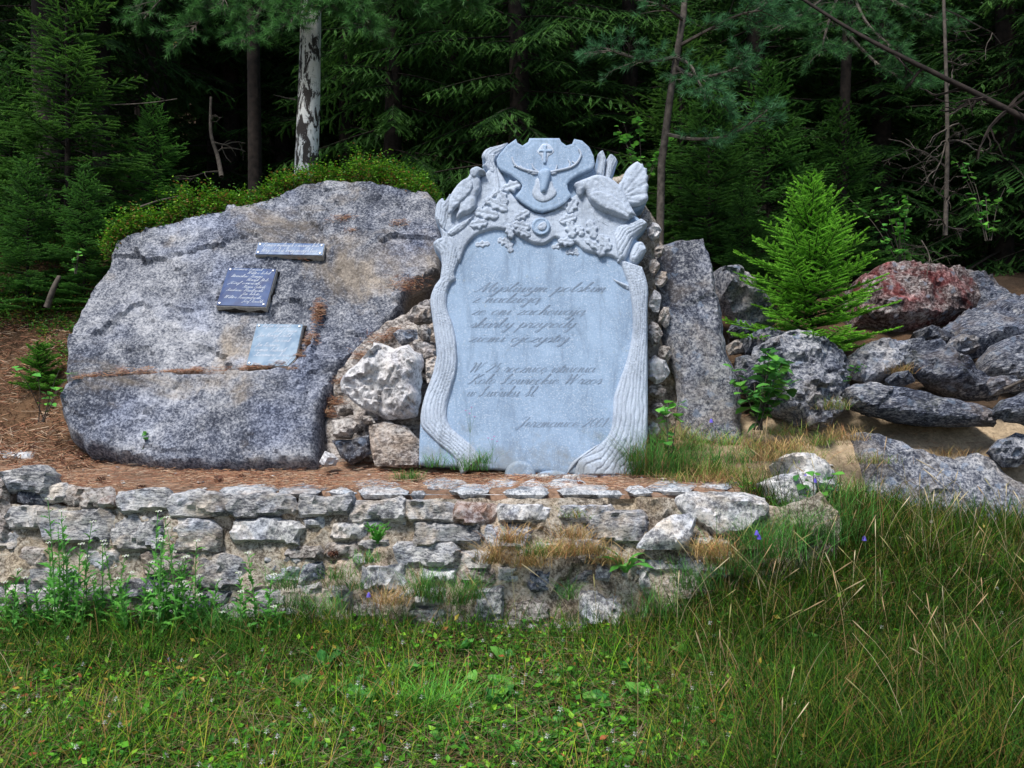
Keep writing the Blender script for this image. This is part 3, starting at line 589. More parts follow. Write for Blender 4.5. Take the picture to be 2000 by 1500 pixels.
# ------------------------------------------------------------------ the carved stele
def stone_mat(name, c0, c1, speck, bump, scale=90.0, blotch=None):
    m, nt, b = node_mat(name)
    co = nd(nt, 'ShaderNodeTexCoord').outputs['Object']
    n = noise_t(nt, co, scale, 6, .75); n2 = noise_t(nt, co, 3.2, 5, .6)
    base = ramp(nt, n, [(.3, c0), (.7, c1)])
    vs = nd(nt, 'ShaderNodeSeparateColor', {0: voro(nt, co, 150, 1.0, 1)}).outputs[0]
    base = mixc(nt, ramp(nt, vs, [(.78, 0.0), (.95, speck)]), base, (.78, .82, .86))
    base = mixc(nt, ramp(nt, vs, [(.05, speck), (.2, 0.0)]), base, tuple(x * .5 for x in c0))
    base = mixc(nt, ramp(nt, n2, [(.42, 0.0), (.62, .5)]), base, blotch or tuple(min(1, x * 1.22) for x in c1))
    gr_ = noise_t(nt, nd(nt, 'ShaderNodeMapping', {'Vector': co, 'Scale': (4, .9, 1)}).outputs[0], 2.4, 8, .72, .6)
    base = mixc(nt, ramp(nt, gr_, [(.5, 0.0), (.66, .5)]), base, tuple(x * .6 for x in c0))
    hy = nd(nt, 'ShaderNodeMapRange', {0: nd(nt, 'ShaderNodeSeparateXYZ', {0: co}).outputs[1], 1: .0, 2: .45, 3: .2, 4: -.12}).outputs[0]
    splash = nd(nt, 'ShaderNodeMath', {0: noise_t(nt, co, 5.0, 8, .72), 1: hy}, operation='ADD').outputs[0]
    base = mixc(nt, ramp(nt, splash, [(.52, 0.0), (.72, .6)]), base, (.2, .2, .18))
    li = noise_t(nt, co, 11.0, 7, .7); base = mixc(nt, ramp(nt, li, [(.63, 0.0), (.68, .35)]), base, (.3, .33, .3))
    nt.links.new(base, b.inputs['Base Color']); b.inputs['Roughness'].default_value = .7; b.inputs['Specular IOR Level'].default_value = .3
    h = nd(nt, 'ShaderNodeMath', {0: noise_t(nt, co, 60, 6, .7), 1: noise_t(nt, co, 220, 3, .6)}, operation='ADD').outputs[0]
    bp = nd(nt, 'ShaderNodeBump', {'Height': h, 'Strength': bump, 'Distance': .006}); nt.links.new(bp.outputs[0], b.inputs['Normal'])
    return m
M['stele'] = stone_mat('dressed_grey_stone', (.215, .305, .44), (.3, .4, .535), .28, .3)
M['pecked'] = stone_mat('pecked_grey_stone', (.35, .41, .51), (.5, .565, .665), .3, .9, 60)
M['letter'] = None

SL = Plane(1040, 930, 5.48, 11)
stele = empty('memorial_stele', SL.m)
tag(stele, 'tall blue-grey memorial stele carved with tree trunks, birds and stag shield', 'monument')
I1 = XF(800, 250, 3.636); I2 = XF(800, 500, 3.26); I3 = XF(840, 260, 6.82); I4 = XF(1060, 260, 6.25)
S = SL.pts
def part(name, poly_local, res, front, side=-.01, mat='pecked', parent=stele, z=0.0, smooth=True, sharp=None):
    me = solid(name, poly_local, res, front, side=side, smooth=smooth)
    if sharp: me.set_sharp_from_angle(angle=math.radians(sharp))
    o = add(name, me, M[mat], parent, loc=(0, 0, z)); return o

left_out = I2([(58, 1330), (62, 1180), (72, 1000), (100, 880), (150, 740), (172, 640), (168, 570), (142, 380), (133, 270), (160, 190), (195, 140), (205, 60), (198, 0)]) + I1([(215, 900), (168, 825), (198, 788), (228, 775), (214, 700)])
left_in = I2([(330, -20), (318, 30), (290, 110), (296, 150), (265, 180), (245, 230), (240, 330), (270, 420), (295, 520), (305, 620), (300, 740), (270, 850), (245, 940), (240, 1030), (265, 1090), (330, 1150), (380, 1190), (415, 1225)])
right_in = I2([(1300, 5), (1340, 50), (1365, 110), (1395, 200), (1415, 320), (1420, 450), (1410, 540), (1380, 670), (1330, 810), (1300, 900), (1295, 1000), (1285, 1090), (1250, 1160), (1180, 1220), (1090, 1280), (1030, 1330), (1000, 1380)])
arch = I1([(350, 965), (400, 850), (470, 770), (540, 740), (620, 725), (700, 735), (770, 770), (850, 815), (900, 833), (960, 832), (1010, 800), (1040, 785), (1100, 820), (1180, 825), (1230, 870), (1300, 895), (1400, 910), (1460, 935), (1485, 965)])
right_out = I1([(1690, 690), (1640, 740), (1600, 790), (1650, 815), (1682, 872), (1645, 920), (1600, 972)]) + I2([(1480, 70), (1508, 150), (1520, 230), (1515, 330), (1516, 700), (1516, 1100), (1508, 1200), (1500, 1420)])
hawk_top = I1([(178, 620), (190, 540), (232, 500), (250, 520), (285, 470), (310, 470), (360, 400), (410, 370), (430, 315), (490, 305), (545, 340), (575, 330), (555, 295), (520, 270), (540, 250), (515, 205), (545, 150), (620, 125), (695, 108), (705, 140)])
shield_px = I1([(640, 210), (690, 150), (755, 103), (765, 130), (800, 150), (840, 125), (850, 98), (1060, 98), (1075, 125), (1110, 150), (1150, 138), (1165, 103), (1220, 115), (1270, 160), (1300, 220), (1310, 280), (1290, 310), (1200, 350), (1140, 390), (1115, 420), (1120, 460), (1145, 500), (1100, 555), (1040, 590), (940, 616), (880, 600), (800, 550), (752, 505), (790, 460), (800, 430), (780, 400), (720, 355), (650, 320), (625, 290), (618, 250)])
branch2 = I1([(1325, 310), (1340, 250), (1333, 200), (1345, 178), (1372, 165), (1398, 225), (1420, 190), (1452, 205), (1476, 240), (1452, 315), (1420, 395)])
tail_edge = I1([(1470, 420), (1500, 385), (1530, 320), (1570, 275), (1610, 254), (1632, 268), (1652, 272), (1662, 296), (1682, 305), (1680, 345), (1690, 360), (1684, 400), (1692, 430), (1684, 470), (1690, 510), (1672, 540), (1610, 572), (1560, 590), (1600, 620), (1640, 650)])
body_poly = (left_out + hawk_top + I1([(750, 106)]) + I1([(765, 128), (800, 148), (840, 123), (850, 98), (1060, 98), (1075, 123), (1110, 148), (1150, 136), (1165, 103), (1220, 115), (1270, 160), (1300, 220), (1312, 290)]) + branch2 + tail_edge + right_out)
# slab
bp_l = S(body_poly)
def slab_front(v, d): return -.0 + np.clip(d / .012, 0, 1) * .004 + .0012 * np.array([fbm(q, 7, 3) for q in v])
slab = part('slab', resample(bp_l, .02), .03, slab_front, side=-.2, mat='stele', z=-.004)
# rear face
ba = solid('slab_back', resample(bp_l, .05), .2, lambda v, d: np.zeros(len(v)), side=-.002); ba.flip_normals()
add('slab_back', ba, M['stele'], stele, loc=(0, 0, -.203))

def polyline_local(px): return smooth_poly(S(px), closed=False, step=5)
def trunk(name, outer, inner, H, n, seed):
    a, b = polyline_local(outer), polyline_local(inner)
    poly = a + b[::-1]
    def front(v, d):
        dl, dr = seg_dist(v, a, False), seg_dist(v, b, False); s = dl / (dl + dr + 1e-6)
        z = H * np.sqrt(np.clip(1 - (2 * s - 1) ** 2 * .82, 0, 1))
        wob = np.array([fbm((q[0] * 2.2, q[1] * 1.0), 3.0, 4, seed) for q in v])
        ph = s * n + wob * .8
        gro = np.abs(((ph % 1.0) - .5) * 2) ; gro = np.clip((gro - .6) / .4, 0, 1) ** 1.5
        fine = np.array([fbm((q[0] * 14, q[1] * 2.5), 4, 3, seed + 5) for q in v])
        return z * np.clip(d / .012, 0, 1) ** .7 - gro * .011 * np.clip(d / .02, 0, 1) + fine * .004
    return part(name, poly, .0065, front, side=-.01)
trunk('carved_trunk', I2([(330, 1400), (285, 1290), (200, 1215), (130, 1150), (76, 1085), (72, 1000), (100, 880), (150, 740), (172, 640), (168, 570), (142, 380), (133, 270), (160, 190), (195, 140), (205, 60), (198, 0)]) + I1([(215, 900), (168, 825), (198, 788), (228, 775), (214, 700)]),
      I2([(460, 1290), (415, 1225), (380, 1190), (330, 1150), (265, 1090), (240, 1030), (245, 940), (270, 850), (300, 740), (305, 620), (295, 520), (270, 420), (240, 330), (245, 230), (265, 180), (296, 150), (290, 110), (318, 30), (330, -20)]) + I1([(350, 960), (395, 850), (330, 770), (262, 740)]), .036, 7, 3)
trunk('carved_trunk', right_out[7:-1] + I2([(1500, 1300), (1420, 1400)]), I1([(1460, 925), (1475, 960)]) + right_in[1:-2] + I2([(1060, 1330), (1050, 1400)]), .036, 8, 5)
trunk('carved_root', I2([(1240, 1180), (1160, 1245), (1085, 1300)]), I2([(1180, 1210), (1090, 1270), (1030, 1320), (1000, 1390)]), .022, 2, 15)
trunk('carved_branch_stump', I1([(1440, 760), (1480, 700), (1560, 680), (1640, 650), (1690, 690)]), I1([(1480, 960), (1540, 930), (1590, 800), (1640, 745), (1690, 692)]), .06, 6, 6)
trunk('carved_branch_stump', I1([(1560, 900), (1600, 820), (1655, 815), (1682, 872)]), I1([(1560, 960), (1600, 972), (1645, 925), (1682, 876)]), .05, 3, 7)
trunk('carved_branch', I1([(1195, 640), (1300, 645), (1400, 680), (1470, 740), (1480, 800)]), I1([(1195, 662), (1290, 668), (1380, 705), (1440, 770), (1450, 830)]), .03, 2, 17)
trunk('carved_branch', I1([(1150, 505), (1200, 560), (1270, 640), (1380, 690), (1500, 720)]), I1([(1215, 490), (1265, 560), (1320, 620), (1420, 655), (1560, 690)]), .025, 3, 18)
trunk('carved_twig', I1([(1437, 1062), (1480, 1085), (1560, 1115)]), I1([(1437, 1070), (1480, 1110), (1558, 1160)]), .02, 1, 19)
# upper field with the oak leaves
field_px = [left_out[-1]] + I1([(200, 610), (290, 520), (430, 470), (560, 300), (640, 300), (752, 505), (940, 616), (1145, 500), (1300, 420), (1560, 600), (1500, 760), (1485, 965)]) + arch[::-1] + I1([(300, 800)])
fl = resample(smooth_poly(S(field_px), step=4), .012)
def field_front(v, d): return .028 * np.clip(d / .012, 0, 1) ** .6 + .004 * np.array([fbm(q, 30, 4, 2) for q in v])
part('leaf_field', fl, .011, field_front)
# splintered bough behind the hawk, running up to the shield
trunk('carved_bough', I1([(178, 640), (190, 545), (232, 498), (252, 520), (285, 470)]), I1([(250, 760), (275, 680), (290, 600), (300, 480)]), .045, 5, 21)
trunk('carved_bough', I1([(250, 760), (330, 690), (460, 620), (530, 540), (590, 440), (600, 350), (585, 290), (560, 240), (545, 190)]), I1([(300, 790), (400, 720), (500, 600), (600, 515), (670, 480), (650, 400), (625, 300), (612, 250), (640, 200)]), .045, 4, 22)
trunk('carved_bough', I1([(575, 330), (545, 295), (515, 270), (540, 245), (512, 205), (545, 150), (620, 128), (697, 108)]), I1([(600, 340), (618, 300), (612, 250), (640, 205), (690, 150), (705, 120)]), .035, 4, 23)
trunk('carved_branch', I1([(590, 480), (640, 430), (700, 395)]), I1([(600, 520), (670, 470), (720, 410)]), .04, 2, 24)
trunk('carved_branch_stump', I1([(1325, 330), (1340, 250), (1333, 200), (1345, 178), (1372, 165)]), I1([(1380, 400), (1390, 300), (1398, 230), (1374, 168)]), .055, 3, 25)
trunk('carved_branch_stump', I1([(1380, 400), (1390, 300), (1400, 228), (1420, 190)]), I1([(1425, 400), (1450, 315), (1476, 242), (1452, 206)]), .05, 4, 26)

# shield
sh_l = resample(S(shield_px), .015)
def sh_front(v, d): return .056 + .006 * np.clip(d / .006, 0, 1) - .003 * np.exp(-((d - .03) / .005) ** 2) + .001 * np.array([fbm(q, 9, 3) for q in v])
shield = part('shield', sh_l, .012, sh_front, mat='stele', sharp=40)
ZS = .062
def puff(name, px, H, w, mat, z, res=.009, parent=stele, side=-.012, tx=0.0, tf=30, sm=True, flat=False, seed=0):
    pl = smooth_poly(S(px), step=4) if sm else S(px); pl = resample(pl, res * 1.3)
    def fr(v, d):
        s = np.clip(d / w, 0, 1); zz = H * (s ** .5 if flat else np.sqrt(1 - (1 - s) ** 2))
        if tx: zz = zz + tx * np.array([fbm(q, tf, 4, seed) for q in v]) * s
        return zz
    return part(name, pl, res, fr, side=side, mat=mat, z=z, parent=parent)
# stag bust and head
puff('stag_bust', I1([(905, 380), (885, 430), (868, 480), (880, 520), (910, 545), (945, 552), (990, 540), (1030, 510), (1042, 480), (1020, 440), (1000, 400)]), .012, .03, 'pecked', ZS, tx=.004)
puff('stag_head', I1([(915, 340), (940, 322), (975, 320), (998, 335), (1002, 370), (990, 420), (975, 470), (962, 490), (930, 490), (922, 460), (918, 410), (908, 365)]), .035, .035, 'stele', ZS + .006)
puff('stag_muzzle', I1([(922, 478), (960, 480), (962, 495), (940, 500), (924, 494)]), .012, .012, 'dark_stone', ZS + .03, res=.006) if 'dark_stone' in M else None
for pp in ([(912, 352), (880, 345), (855, 350), (885, 362)], [(1000, 348), (1030, 342), (1045, 350), (1010, 362)]):
    puff('stag_ear', I1(pp), .014, .012, 'pecked', ZS + .002, res=.006)
def stroke_mesh(name, lines, widths, H, z, mat, parent=stele):
    mb = MB()
    for px, (w0, w1) in zip(lines, widths):
        p = np.array(smooth_poly(S(px), closed=False, step=5)); n = len(p)
        pts = np.column_stack([p, np.full(n, 0.0)]); mb.tube(pts, np.linspace(w0, w1, n), 6)
    me = mb.mesh(name, True); o = add(name, me, M[mat], parent, loc=(0, 0, z)); return o
AL = [[(915, 345), (860, 335), (800, 318), (755, 295), (735, 262), (728, 235)], [(800, 318), (785, 292)], [(905, 335), (878, 312), (868, 282)], [(860, 335), (840, 345)], [(755, 295), (740, 300)]]
AR = [[(998, 342), (1060, 328), (1125, 312), (1175, 285), (1200, 250), (1212, 215), (1195, 180)], [(1125, 312), (1135, 280), (1122, 255)], [(1030, 335), (1040, 310), (1042, 290)], [(1200, 250), (1216, 225)], [(1175, 285), (1150, 265)]]
for A in (AL, AR):
    stroke_mesh('antler', [I1(q) for q in A], [(.013, .008)] + [(.009, .005)] * 4, 0, ZS + .004, 'pecked')
# cross in its pecked halo
puff('cross_halo', I1([(905, 190), (925, 160), (945, 140), (985, 142), (1010, 165), (1025, 190), (1010, 215), (985, 230), (972, 272), (945, 272), (935, 235), (910, 210)]), .004, .01, 'pecked', ZS, tx=.004, seed=3)
puff('cross', I1([(947, 152), (972, 152), (972, 183), (1008, 183), (1008, 203), (972, 203), (968, 282), (947, 282), (947, 203), (916, 203), (916, 183), (947, 183)]), .007, .005, 'stele', ZS + .006, sm=False, res=.007)
# round medallion
def disc(cx, cy, r, n=28): return [(cx + r * math.cos(6.2832 * i / n), cy + r * math.sin(6.2832 * i / n)) for i in range(n)]
mc = S(I1([(932, 714)]))[0]
part('medallion', disc(mc[0], mc[1], .068), .008, lambda v, d: .04 + .010 * np.clip(d / .006, 0, 1) - .006 * np.clip((d - .014) / .004, 0, 1), mat='stele')
puff('medallion_emblem', I1([(905, 715), (925, 690), (960, 680), (975, 715), (950, 745), (915, 740)]), .012, .02, 'pecked', .043, res=.006, tx=.006, tf=60)

# birds
def bird(name, body_px, H, w, z, zoom, extra=None, feather=None):
    pl = resample(smooth_poly(S(body_px), step=5), .011)
    def fr(v, d):
        s = np.clip(d / w, 0, 1); zz = H * np.sqrt(1 - (1 - s) ** 2)
        if feather is not None: zz = zz + feather(v, d)
        return zz + .0045 * np.array([fbm(q, 34, 4, 4) for q in v])
    return part(name, pl, .008, fr, z=z)
tl0 = np.array(S(I1([(1480, 520)]))[0])
def fan(v, d):
    an = np.arctan2(v[:, 1] - tl0[1], v[:, 0] - tl0[0]); return -.006 * np.abs(np.sin(an * 9)) ** 6
gr = bird('grouse_tail', I1([(1470, 430), (1500, 385), (1530, 320), (1570, 275), (1610, 254), (1632, 268), (1652, 272), (1662, 296), (1682, 305), (1680, 345), (1690, 360), (1684, 400), (1692, 430), (1684, 470), (1690, 510), (1672, 540), (1610, 566), (1550, 566), (1500, 500)]), .035, .03, .03, 1, feather=fan)
bird('grouse_body', I1([(1165, 425), (1172, 405), (1200, 392), (1250, 372), (1320, 350), (1400, 365), (1460, 400), (1500, 440), (1530, 500), (1570, 575), (1598, 630), (1570, 650), (1545, 668), (1480, 650), (1400, 622), (1330, 590), (1280, 545), (1255, 500), (1240, 468), (1225, 500), (1205, 510), (1185, 480), (1178, 450)]), .048, .04, .03, 1)
wl = np.array(S(I1([(1300, 480), (1585, 645)])))
def barbs(v, d):
    ax = (wl[1] - wl[0]) / np.linalg.norm(wl[1] - wl[0]); q = v - wl[0]; along = q @ ax; ac = q @ np.array([-ax[1], ax[0]])
    return -.007 * np.abs(np.sin(ac * 75)) ** 5 * np.clip((along - .16) / .12, 0, 1)
bird('grouse_wing', I1([(1270, 500), (1300, 480), (1360, 480), (1440, 510), (1510, 560), (1575, 620), (1600, 645), (1570, 640), (1578, 655), (1550, 655), (1540, 672), (1480, 645), (1400, 615), (1340, 585), (1290, 545)]), .02, .02, .07, 1, feather=barbs)
bird('hawk_body', I1([(432, 330), (450, 312), (490, 305), (530, 325), (545, 345), (520, 352), (500, 362), (510, 400), (505, 460), (480, 510), (478, 570), (440, 620), (380, 640), (345, 665), (330, 640), (345, 600), (330, 560), (290, 580), (285, 520), (310, 470), (360, 400), (410, 370)]), .05, .035, .028, 1)
hw = np.array(S(I1([(440, 390), (290, 600)])))
def hbarb(v, d):
    ax = (hw[1] - hw[0]) / np.linalg.norm(hw[1] - hw[0]); q = v - hw[0]; al = q @ ax; ac = q @ np.array([-ax[1], ax[0]])
    return -.005 * np.abs(np.sin(al * 50 + 4 * np.abs(ac) * 8)) ** 6 * np.clip((al - .06) / .05, 0, 1)
bird('hawk_wing', I1([(430, 385), (450, 410), (455, 450), (430, 500), (380, 550), (330, 600), (285, 640), (280, 590), (290, 520), (330, 450), (380, 400)]), .02, .02, .072, 1, feather=hbarb)
bird('hawk_head', I1([(432, 335), (450, 312), (490, 305), (530, 325), (545, 348), (515, 342), (495, 355), (470, 385), (440, 375)]), .025, .025, .068, 1)

def under(child_names, parent):
    for o in [q for q in stele.children if q.name.split('.')[0] in child_names]:
        z = o.location.z; o.parent = parent; o.location.z = z - parent.location.z
kids = {q.name.split('.')[0]: q for q in stele.children}
under({'stag_bust', 'stag_head', 'stag_ear', 'antler', 'cross_halo', 'cross'}, shield)
under({'grouse_tail', 'grouse_wing'}, kids['grouse_body']); under({'hawk_wing', 'hawk_head'}, kids['hawk_body']); under({'medallion_emblem'}, kids['medallion'])
# oak leaves
def oak_leaf(L, Wd, n=3):
    pts = []
    for i in range(41):
        t = i / 40; w = math.sin(math.pi * min(1, t * .92 + .04)) ** .7 * Wd * (.82 + .18 * math.cos(2 * math.pi * n * t + math.pi))
        pts.append((t * L, w))
    return pts + [(x, -y) for x, y in pts[::-1][1:-1]]
def put_leaf(px, ang, L, Wd, z, mat='pecked'):
    o = S(I1([px]))[0]; c, s = math.cos(math.radians(ang)), math.sin(math.radians(ang))
    pl = [(o[0] + x * c - y * s, o[1] + x * s + y * c) for x, y in oak_leaf(L, Wd)]
    ax = np.array([c, s]); oo = np.array(o)
    def fr(v, d):
        q = v - oo; al = q @ ax; ac = np.abs(q @ np.array([-s, c]))
        vein = np.exp(-(ac / .004) ** 2) + .6 * np.abs(np.sin((al - ac * .8) * 90)) ** 10
        return .012 * np.clip(d / .01, 0, 1) ** .6 + .008 * np.clip(ac / Wd, 0, 1) - .005 * vein
    part('oak_leaf', resample(pl, .009), .008, fr, z=z, mat=mat)
for px, ang, L, Wd in [((640, 640), 168, .2, .052), ((700, 600), 150, .2, .05), ((690, 560), 120, .15, .045), ((660, 450), 20, .15, .05), ((560, 680), 190, .14, .045), ((730, 690), -15, .14, .045), ((745, 660), 30, .13, .04), ((690, 690), -70, .12, .035),
                       ((1060, 680), 20, .14, .045), ((1120, 620), 60, .14, .045), ((1130, 660), -80, .15, .045), ((1090, 590), 80, .1, .03), ((1270, 660), -75, .16, .045), ((1330, 770), -50, .15, .05), ((1240, 800), -35, .16, .03), ((1390, 800), -110, .14, .045), ((1050, 810), -10, .12, .035), ((860, 780), 150, .12, .035), ((1180, 700), -60, .1, .035)]:
    put_leaf(px, ang, L, Wd, .03)
for px, ang, L, Wd in [((460, 830), 5, .12, .03), ((620, 790), -20, .1, .035), ((690, 770), -75, .14, .035), ((1000, 850), 12, .11, .025), ((1100, 890), 15, .11, .03), ((1160, 870), -40, .06, .02)]:
    put_leaf(px, ang, L, Wd, -.004)
# boulders carved along the foot
for cx, cy, rx, ry in [(705, 1395, 100, 92), (910, 1410, 110, 45), (1120, 1415, 85, 50), (1290, 1410, 80, 42)]:
    puff('carved_stone', I2([(cx + rx * math.cos(a), cy - ry * math.sin(a)) for a in np.linspace(-.3, 3.44, 12)]), .025, .03, 'stele', 0, tx=.003)

# ------------------------------------------------------------------ cursive lettering (strokes through points, thick on the way down)
G = {
 'a': (1.2, [(.9, .8), (.6, 1), (.2, .8), (.05, .35), (.3, 0), (.7, .3), (.95, .95)], [(.95, .95), (.85, .3), (1.0, 0), (1.3, .3)]),
 'b': (1.1, [(0, .2), (.4, 1.2), (.6, 2.0), (.45, 2.2), (.3, 1.6), (.25, .3), (.5, 0), (.85, .35), (.8, .85), (.55, .9), (1.2, .9)]),
 'c': (.95, [(.85, .8), (.6, 1), (.2, .8), (.05, .35), (.35, 0), (.7, .1), (1.05, .4)]),
 'd': (1.2, [(.9, .8), (.6, 1), (.2, .8), (.05, .35), (.3, 0), (.7, .3), (1.2, 2.1)], [(1.2, 2.1), (.85, .3), (1.0, 0), (1.3, .3)]),
 'e': (.95, [(0, .3), (.5, .5), (.75, .8), (.5, 1), (.15, .7), (.1, .25), (.4, 0), (.75, .1), (1.05, .4)]),
 'f': (.8, [(0, .2), (.5, 1.5), (.6, 2.1), (.4, 2.0), (.1, -.9), (.3, -.8), (.4, .1), (.9, .3)]),
 'g': (1.15, [(.9, .8), (.6, 1), (.2, .8), (.05, .35), (.3, 0), (.7, .3), (.95, .95)], [(.95, .95), (.6, -.7), (.3, -1), (.2, -.7), (1.2, .3)]),
 'h': (1.1, [(0, .2), (.5, 1.5), (.6, 2.1), (.4, 2.1), (.25, 1), (.12, 0)], [(.15, .2), (.45, .9), (.75, .95), (.7, .4), (.8, 0), (1.1, .3)]),
 'i': (.6, [(0, .3), (.3, 1), (.2, .3), (.35, 0), (.65, .3)], [(.38, 1.45), (.42, 1.55)]),
 'j': (.6, [(0, .3), (.35, 1), (.1, -.6), (-.15, -1), (-.3, -.7), (.6, .3)], [(.42, 1.45), (.46, 1.55)]),
 'k': (1.05, [(0, .2), (.5, 1.5), (.6, 2.1), (.4, 2.1), (.25, 1), (.12, 0)], [(.2, .3), (.6, .95), (.75, .75), (.35, .5), (.7, 0), (1.05, .3)]),
 'l': (.62, [(0, .2), (.45, 1.4), (.55, 2.1), (.35, 2.0), (.2, .5), (.35, 0), (.65, .3)]),
 'm': (1.55, [(0, .5), (.25, 1), (.1, 0)], [(.12, .2), (.45, .95), (.6, .85), (.5, 0)], [(.52, .2), (.9, .95), (1.1, .85), (1.0, .25), (1.15, 0), (1.55, .3)]),
 'n': (1.1, [(0, .5), (.25, 1), (.1, 0)], [(.12, .2), (.5, .95), (.7, .85), (.6, .25), (.75, 0), (1.1, .3)]),
 'o': (1.0, [(.5, 1), (.1, .7), (.1, .2), (.4, 0), (.8, .35), (.75, .85), (.5, 1), (1.05, .85)]),
 'p': (1.05, [(0, .4), (.32, 1.1), (0, -1.0)], [(.2, .4), (.5, 1), (.85, .8), (.8, .25), (.5, 0), (.3, .1)], [(.6, .02), (1.1, .3)]),
 'r': (.85, [(0, .3), (.3, 1.1), (.38, .9), (.7, .9), (.55, .2), (.7, 0), (.9, .3)]),
 's': (.8, [(0, .2), (.45, 1.1), (.65, .4), (.4, 0), (.1, .1)], [(.4, 0), (.85, .3)]),
 't': (.65, [(0, .3), (.4, 1.6), (.2, .3), (.35, 0), (.7, .3)], [(.05, 1.1), (.7, 1.15)]),
 'u': (1.15, [(0, .4), (.25, 1), (.15, .3), (.4, 0), (.75, .4), (.95, 1)], [(.95, 1), (.8, .2), (.95, 0), (1.2, .3)]),
 'w': (1.35, [(0, .6), (.22, 1), (.15, .2), (.4, 0), (.65, .3), (.8, .95)], [(.8, .95), (.72, .2), (.92, 0), (1.2, .4), (1.2, .95), (1.45, .85)]),
 'y': (1.1, [(0, .4), (.25, 1), (.15, .4), (.4, .05), (.8, .5), (.95, 1)], [(.95, 1), (.6, -.7), (.3, -1), (.2, -.7), (1.1, .3)]),
 'z': (.95, [(.05, .85), (.3, 1), (.75, .9), (.15, .1), (.5, .1), (.7, -.05), (1.0, .25)]),
 'M': (2.1, [(-.2, .2), (.0, 0), (.3, .5), (.8, 2.1)], [(.8, 2.1), (.85, 1.0), (.95, 0)], [(.95, 0), (1.3, 1.2), (1.75, 2.1)], [(1.75, 2.1), (1.65, .6), (1.8, 0), (2.2, .3)]),
 'W': (2.2, [(0, 1.7), (.3, 2.1), (.45, 1.6), (.4, 0)], [(.4, 0), (.8, 1.2), (1.2, 2.1)], [(1.2, 2.1), (1.1, .8), (1.15, 0)], [(1.15, 0), (1.6, 1.2), (2.0, 2.1), (2.3, 2.0)]),
 'K': (1.6, [(0, 1.7), (.4, 2.1), (.8, 2.0), (.5, .5), (.2, 0), (0, .2)], [(1.5, 2.1), (1.1, 1.6), (.6, 1.0), (1.0, .6), (1.3, 0), (1.6, .2)]),
 'L': (1.4, [(.2, 1.5), (.5, 1.4), (.9, 1.9), (.75, 2.2), (.55, 1.6), (.5, .4), (.1, 0), (.1, .25), (.6, .1), (1.1, 0), (1.4, .3)]),
 'J': (1.2, [(0, 1.6), (.5, 2.1), (1.1, 2.0), (.8, 1.2), (.5, 0), (.1, -.6), (-.1, -.2), (.7, .4)]),
 'S': (1.2, [(-.1, .2), (.3, .4), (.9, 1.9), (.75, 2.2), (.5, 1.7), (.8, .7), (.5, 0), (.0, .1)], [(.6, .02), (1.1, .3)]),
 'P': (1.3, [(.0, 1.6), (.5, 2.1), (.3, 0)], [(.2, 1.8), (.7, 2.2), (1.2, 1.8), (1.0, 1.2), (.5, 1.0)]),
 'D': (1.5, [(.5, 2.0), (.4, .8), (.1, .1), (.5, 0), (1.2, .5), (1.3, 1.6), (.8, 2.1), (.2, 1.8)]),
 'Z': (1.3, [(.1, 1.8), (.5, 2.1), (1.1, 2.0), (.6, 1.1), (.1, .05), (.6, .15), (1.2, .1)]),
 'H': (1.7, [(0, 1.7), (.4, 2.1), (.3, 0)], [(1.4, 2.1), (1.2, .4), (1.35, 0), (1.7, .3)], [(.3, 1.0), (1.3, 1.05)]),
 'T': (1.2, [(0, 1.8), (.4, 2.1), (1.3, 2.05)], [(.75, 2.05), (.6, .7), (.3, 0), (.0, .2)]),
 '2': (1.1, [(.15, 1.4), (.5, 1.9), (.85, 1.5), (.5, .7), (0, .05), (.5, .15), (.9, 0)]),
 '5': (1.0, [(.9, 1.9), (.45, 1.85), (.3, 1.1), (.7, 1.1), (.75, .4), (.4, 0), (.05, .2)]),
 '0': (1.0, [(.5, 1.9), (.15, 1.3), (.1, .4), (.4, 0), (.8, .6), (.85, 1.5), (.5, 1.9)]),
 '1': (.7, [(.15, 1.4), (.55, 1.9), (.3, 0)]),
 '.': (.5, [(.1, 0), (.15, .06)]), '-': (.8, [(.1, .6), (.7, .62)]), ' ': (.9,)}
ACC = {'ś': ('s', [(.45, 1.4), (.7, 1.75)]), 'ó': ('o', [(.55, 1.35), (.85, 1.75)]), 'ż': ('z', [(.5, 1.35), (.54, 1.45)]), 'ą': ('a', [(1.05, 0), (.9, -.35), (1.15, -.45)]), 'ę': ('e', [(.55, 0), (.4, -.35), (.65, -.45)]), 'ł': ('l', [(.05, 1.0), (.65, 1.3)]), 'Ł': ('L', [(.2, .9), (1.0, 1.3)]), 'ź': ('z', [(.45, 1.4), (.7, 1.75)]), 'ć': ('c', [(.5, 1.4), (.75, 1.75)]), 'ń': ('n', [(.5, 1.4), (.75, 1.75)]), 'Ś': ('S', [(.8, 2.4), (1.1, 2.75)])}
